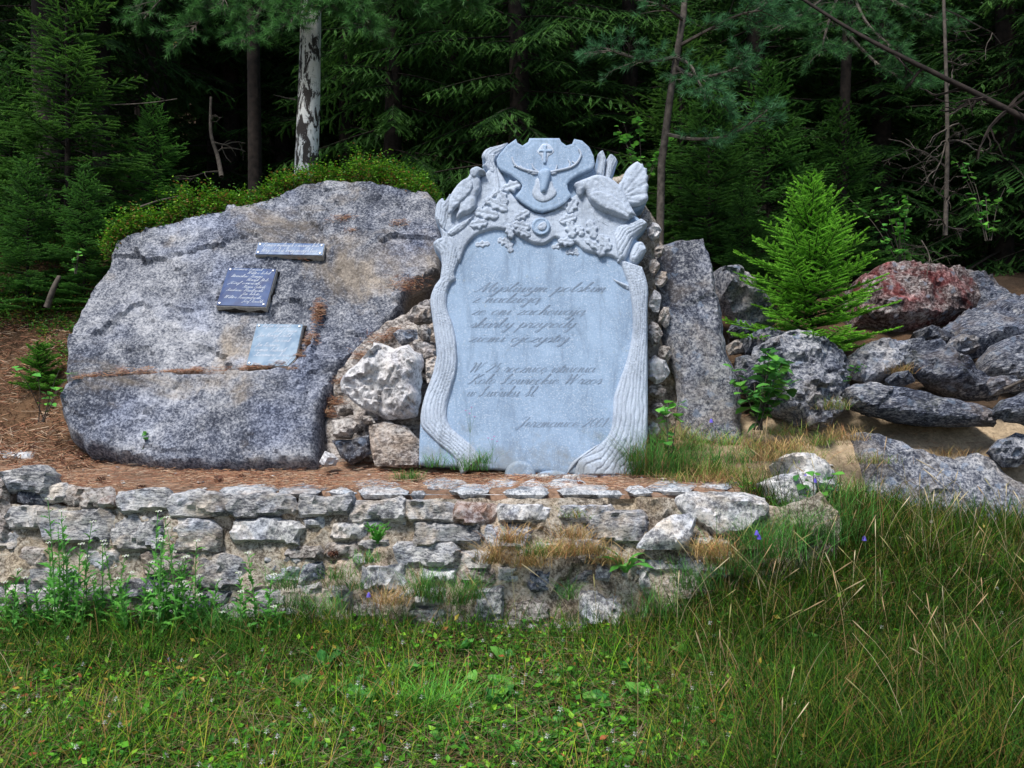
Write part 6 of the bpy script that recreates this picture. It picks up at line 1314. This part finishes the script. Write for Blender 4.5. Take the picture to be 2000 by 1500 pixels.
# clover heads, harebells
mb = MB(); rc_ = random.Random(5)
for _ in range(16):
    a, e = rc_.uniform(0, 6.283), rc_.uniform(-.4, 1.4); dd = np.array([math.cos(a) * math.cos(e), math.sin(a) * math.cos(e), math.sin(e)]); c = dd * .004 + [0, 0, .05]; sd = unit(np.cross(dd, [.1, .2, 1])) * .003
    mb.put([c - sd, c + sd, c + dd * .008], [(0, 1, 2)], rc_.choice([(.75, .74, .7), (.7, .6, .55), (.8, .8, .78)]))
ch_me = mb.mesh('flower_head'); mb = MB(); mb.tube(np.array([(0, 0, -.03), (0, 0, .05)]), [.0009, .0009], 3, (.15, .3, .08), False); st_me = mb.mesh('stem')
cl_root = None; pts = lawn_points(np.random.default_rng(12), 170, mask=lambda x, y: .3 + .5 * (1 - right(x, y)))
for k, q in enumerate(pts[:130]):
    s = rc_.uniform(.9, 1.4)
    if cl_root is None:
        cl_root = o = empty('white_clover_flower', loc=V(q)); tag(o, 'white clover flower head on a thin stem in the lawn', 'flower', 'white clover flowers in the lawn'); add('flower_head', ch_me, M['petal'], o); add('stem', st_me, M['leaf'], o)
    else: o = clone(cl_root)
    o.location = V((q[0], q[1], q[2] + rc_.uniform(.02, .07))); o.scale = (s, s, s)
mb = MB(); n = 8
for i in range(n):
    a0, a1 = 6.283 * i / n, 6.283 * (i + 1) / n
    mb.put([(0, 0, .016), (.006 * math.cos(a0), .006 * math.sin(a0), .01), (.006 * math.cos(a1), .006 * math.sin(a1), .01), (.011 * math.cos(a0), .011 * math.sin(a0), -.006), (.011 * math.cos(a1), .011 * math.sin(a1), -.006)], [(0, 1, 2), (1, 3, 4), (1, 4, 2)], (.16, .12, .62))
hb_me = mb.mesh('bell'); hb = None
for u, v, d in [(1615, 1012, 4.75), (1622, 1020, 4.72), (1612, 1033, 4.7), (1630, 1028, 4.7), (1688, 1053, 4.6), (1478, 1042, 4.4), (1482, 1050, 4.4), (1389, 823, 5.5), (720, 1163, 4.45), (330, 1291, 4.1), (1573, 932, 5.0), (1592, 940, 5.0)]:
    if hb is None:
        hb = o = empty('harebell'); tag(o, 'violet-blue harebell nodding on a hair-thin stem', 'flower', 'harebells by the wall and in the grass'); add('bell', hb_me, M['petal'], o)
        m_ = MB(); m_.tube(np.array([(.015, 0, -.22), (.012, 0, -.08), (0, 0, .02)]), [.001] * 3, 3, (.12, .22, .08), False); add('stem', m_.mesh('stem'), M['leaf'], o)
    else: o = clone(hb)
    o.location = P(u, v, d); s = 1.25; o.scale = (s, s, s); o.rotation_euler = (0, 0, u * .1)

# tufts of grass on wall and terrace
def tuft_obj(name, label, group, loc, n, h, sp, cols, seed, lean=.5, w=.003, hang=0.0):
    gg = np.random.default_rng(seed); p = np.column_stack([gg.normal(0, sp, n), gg.normal(0, sp * .5, n), np.zeros(n)]); mb = MB()
    bl = blades_np(p, gg.uniform(.4, 1, n) * h, gg.uniform(.7, 1.3, n) * w, gg.uniform(0, 6.283, n), gg.uniform(0, lean, n), gg.uniform(.1, 1.0, n) + hang, pick(gg, n, cols), gg); mb.put(*bl)
    o = add(name, mb.mesh(name), M['grass']); o.location = loc; return tag(o, label, 'grass tuft', group)
DRY = [(3, (.56, .38, .17)), (2, (.46, .3, .14)), (1, (.38, .18, .08)), (1, (.22, .24, .07))]; GRN = [(3, (.09, .27, .05)), (2, (.06, .2, .04)), (1, (.2, .3, .08)), (.6, (.3, .16, .07))]
for k, (u, v, d, h, sp, n, c) in enumerate([(965, 1100, 4.5, .17, .035, 130, DRY), (1035, 1105, 4.5, .15, .045, 150, DRY), (1090, 1085, 4.5, .12, .05, 160, DRY), (1150, 1080, 4.5, .12, .05, 150, DRY), (1390, 1085, 4.5, .15, .05, 170, DRY), (1400, 1100, 4.48, .12, .04, 100, DRY), (1000, 1060, 4.5, .13, .04, 110, DRY), (1120, 1050, 4.53, .1, .05, 110, DRY), (1260, 990, 4.9, .07, .05, 90, DRY), (1235, 975, 4.95, .07, .03, 60, DRY), (1440, 930, 5.2, .12, .07, 150, DRY), (1380, 925, 5.25, .14, .06, 140, DRY), (1545, 880, 5.3, .12, .06, 120, DRY), (1350, 880, 5.6, .16, .06, 150, DRY), (760, 1180, 4.45, .12, .05, 120, DRY), (1760, 730, 6.1, .12, .04, 90, DRY), (1120, 1010, 4.65, .08, .04, 70, DRY), (1190, 1100, 4.48, .1, .05, 120, DRY), (1500, 900, 5.2, .12, .06, 120, DRY), (1330, 860, 5.7, .16, .07, 130, DRY), (1420, 870, 5.55, .14, .09, 150, DRY), (1480, 880, 5.45, .12, .09, 150, DRY), (1560, 900, 5.25, .14, .09, 150, DRY), (1600, 870, 5.4, .12, .08, 130, DRY), (1400, 940, 5.15, .1, .08, 140, DRY), (1330, 940, 5.2, .1, .08, 140, DRY), (1520, 850, 5.6, .12, .08, 120, DRY), (1650, 860, 5.5, .14, .07, 120, DRY), (1460, 950, 5.05, .09, .07, 120, DRY), (1700, 905, 5.5, .1, .07, 110, DRY), (1850, 890, 5.75, .1, .08, 120, DRY), (1620, 800, 5.75, .12, .06, 110, DRY)]):
    tuft_obj('dry_grass_tuft', *(('straw-coloured dry grass tuft rooted in the wall face', 'dry tufts on the wall face') if d < 4.6 else ('half-dry grass tuft on the ground right of the stele', 'dry tufts right of the stele')), P(u, v, d), int(n * 1.5), h * 1.2, sp * 1.2, c if d < 4.6 or k % 3 == 0 else [(2, (.5, .37, .18)), (3, (.14, .3, .05)), (2, (.3, .34, .08)), (1, (.36, .2, .09))], 200 + k, .9)
for k, (u, v, d, h, sp, n) in enumerate([(822, 1165, 4.48, .28, .04, 120), (850, 1175, 4.48, .26, .04, 110), (900, 1180, 4.47, .28, .05, 150), (930, 1170, 4.47, .25, .03, 80), (1050, 1085, 4.5, .13, .06, 150), (1110, 1170, 4.47, .18, .03, 60), (660, 1130, 4.5, .12, .05, 110), (680, 1150, 4.5, .12, .06, 120), (720, 1100, 4.5, .1, .05, 110), (640, 1200, 4.4, .2, .05, 100), (560, 1150, 4.45, .2, .05, 100), (1250, 928, 5.36, .46, .05, 190), (1290, 930, 5.34, .44, .06, 200), (1340, 930, 5.32, .34, .07, 190), (1400, 920, 5.3, .28, .07, 160), (1310, 900, 5.5, .4, .06, 150), (1450, 905, 5.3, .2, .07, 130), (1240, 900, 5.44, .22, .03, 70), (800, 938, 5.25, .1, .06, 190), (850, 912, 5.36, .16, .04, 70), (920, 918, 5.34, .18, .06, 130), (945, 905, 5.36, .14, .03, 60), (580, 1190, 4.45, .22, .06, 110), (440, 1230, 4.3, .2, .06, 120), (1470, 1070, 4.5, .3, .08, 170), (1550, 1050, 4.62, .3, .08, 170), (1360, 1150, 4.42, .25, .08, 160), (1290, 1200, 4.38, .25, .08, 150), (225, 868, 5.6, .07, .03, 50), (1600, 1060, 4.6, .34, .09, 190), (1650, 1040, 4.75, .36, .09, 190), (1520, 1090, 4.48, .32, .09, 190), (1580, 1020, 4.75, .3, .08, 150), (1440, 1120, 4.45, .28, .08, 160), (1640, 980, 5.0, .26, .08, 130)]):
    tuft_obj('green_grass_tuft', *(('tall green grass tuft at the right foot of the stele', 'grass tufts beside the stele') if u > 1200 and d > 5 else ('small green grass tuft at the left foot of the stele or boulder', 'grass tufts at the monument foot') if d > 5 else ('green grass tuft where wall end meets the bank', 'grass tufts at the wall end') if u > 1250 else ('green grass tuft rooted in the stone wall face', 'grass tufts on the wall face')), P(u, v, d), n, h, sp, GRN, 300 + k, .5)
for k, (u, v, h, n) in enumerate([(850, 1400, .24, 230), (800, 1390, .2, 130), (905, 1380, .2, 120)]):
    d = 1.54 * F / (v - HZ); x = (u - 1000) / F * d
    tuft_obj('bright_grass_tuft', 'fresh bright green long grass tuft in the lawn', 'bright grass tufts in the lawn', V((x, d, gz1(x, d) - .01)), n, h, .06, [(3, (.15, .42, .06)), (1, (.1, .32, .05))], 350 + k, .7, .0045)
# fern-like seedling and pink centaury
segs = []; rr2 = random.Random(3)
for k in range(9):
    a = rr2.uniform(0, 6.283); l = rr2.uniform(.06, .13); b1 = np.array([math.cos(a) * l * .5, math.sin(a) * l * .5, l]); segs.append((0, 0, 0, *b1, 1))
    for j in range(4): c = b1 * (j + 1) / 5; a2 = rr2.uniform(0, 6.28); segs.append((*c, *(c + np.array([math.cos(a2), math.sin(a2), .6]) * .035), 1))
o = add('feathery_weed', needle_mesh('feathery_weed', segs, .014, .004, 420, (.09, .3, .05), (.16, .45, .07), tip=.7, seed=3), M['foliage']); o.location = P(738, 1062, 4.5); tag(o, 'small feathery bright weed rooted in the wall face', 'plant')
for k, (u, vb, vt) in enumerate([(918, 915, 790), (962, 915, 850)]):
    b0 = P(u, vb, 5.36); h = (vb - vt) / F * 5.36; root = empty('pink_wildflower', loc=b0); tag(root, ['tall thin pink wildflower before the stele panel', 'shorter pink wildflower before the stele panel'][k], 'flower'); mb = MB()
    for j in range(4): a = j * 1.7; mb.tube(np.array([(0, 0, 0), (0, 0, h * .55), (math.cos(a) * .03, math.sin(a) * .02, h * (.8 + .05 * j))]), [.0014, .001, .0007], 3, (.1, .2, .1), False)
    add('stem', mb.mesh('stem'), M['leaf'], root)
    for j in range(4):
        a = j * 1.7; m_ = MB(); 
        for i in range(5): b_ = 1.257 * i; m_.put([(0, 0, 0), (.009 * math.cos(b_), .009 * math.sin(b_), .006), (.009 * math.cos(b_ + .9), .009 * math.sin(b_ + .9), .006)], [(0, 1, 2)], (.6, .25, .5))
        add('petal_cluster', m_.mesh('petal_cluster'), M['petal'], root, loc=(math.cos(a) * .03, math.sin(a) * .02, h * (.8 + .05 * j)))

# pine cones
def cone_mesh(seed):
    r = random.Random(seed); mb = MB(); c = [(.16, .07, .045), (.22, .1, .06), (.1, .05, .035)]
    mb.tube(np.array([(0, 0, 0), (.02, 0, 0), (.045, 0, 0)]), [.008, .014, .004], 6, (.08, .04, .03))
    for i in range(46):
        t = i / 46; a = i * 2.4; R = .019 * math.sin(math.pi * (t * .85 + .12)) + .004; d = np.array([.45, math.cos(a), math.sin(a)]); d /= np.linalg.norm(d); p = np.array([t * .045, 0, 0]); sd = unit(np.cross(d, [1, 0, 0])) * .005
        mb.put([p - sd * .5, p + sd * .5, p + d * R * 1.1 + sd, p + d * R * 1.1 - sd, p + d * R * 1.25], [(0, 1, 2), (0, 2, 3), (3, 2, 4)], r.choice(c))
    return mb.mesh('pine_cone')
cones = [cone_mesh(k) for k in range(3)]; M['cone'] = leaf_mat('cone_scale', trans=.02, rough=.7)
CN = [(636, 955), (690, 905), (480, 930), (268, 944), (200, 912), (246, 914), (272, 906), (140, 874), (72, 858), (420, 900), (430, 936), (612, 898), (1042, 934), (1138, 938), (1075, 978), (640, 1082), (860, 978), (205, 935), (510, 912), (330, 905), (165, 895), (500, 958), (1200, 962), (1135, 958)]
for k, (u, v) in enumerate(CN):
    d = (CZ - .86) * F / (v - HZ); d = min(d, 5.75)
    if (u, v) == (640, 1082): q = P(u, v, 4.48)
    else: x = (u - 1000) / F * d; q = V((x, d, gz1(x, d) + .018))
    o = add('pine_cone', cones[k % 3], M['cone']); o.location = q; o.rotation_euler = (k * 1.3, (k % 5) * .15, k * 2.1); o.scale = (1.25,) * 3
    tag(o, 'brown open pine cone on the needle-strewn terrace', 'pine cone', 'pine cones on the terrace')
    if (u, v) == (640, 1082): o['label'] = 'single pine cone caught on the wall face'; del o['group']
for k, (u, v) in enumerate([(555, 1400), (815, 1420), (840, 1480), (930, 1370), (620, 1465)]):
    d = 1.54 * F / (v - HZ); x = (u - 1000) / F * d; o = add('pine_cone', cones[k % 3], M['cone']); o.location = V((x, d, gz1(x, d) + .03)); o.rotation_euler = (k, .2, k * 2); tag(o, 'brown pine cone lying in the lawn', 'pine cone', 'pine cones in the lawn')
# loose pebbles on terrace and bank
peb = [rock_mesh('pebble', [(.02 * math.cos(a) * random.Random(k * 9 + i).uniform(.7, 1.2), .014 * math.sin(a) * random.Random(k * 7 + i).uniform(.7, 1.2)) for i, a in enumerate(np.linspace(0, 5.6, 8))], .01, .008, res=.008, rough=.003, seed=k) for k in range(4)]
gp = np.random.default_rng(44); lst = []
for _ in range(60):
    x, y = gp.uniform(-3.2, 2.6), gp.uniform(4.9, 5.7)
    if y > 5.35 and -.8 < x < .95: continue
    lst.append((x, y))
for k, (x, y) in enumerate(lst):
    o = add('pebble', peb[k % 4], M['white_wall']); o.location = (x, y, gz1(x, y) + .006); o.rotation_euler = (0, 0, k * 1.1); s = gp.uniform(.5, 1.3); o.scale = (s, s, s); tag(o, 'small pale pebble lying on the terrace or sandy bank', 'pebble', 'pebbles on terrace and bank')
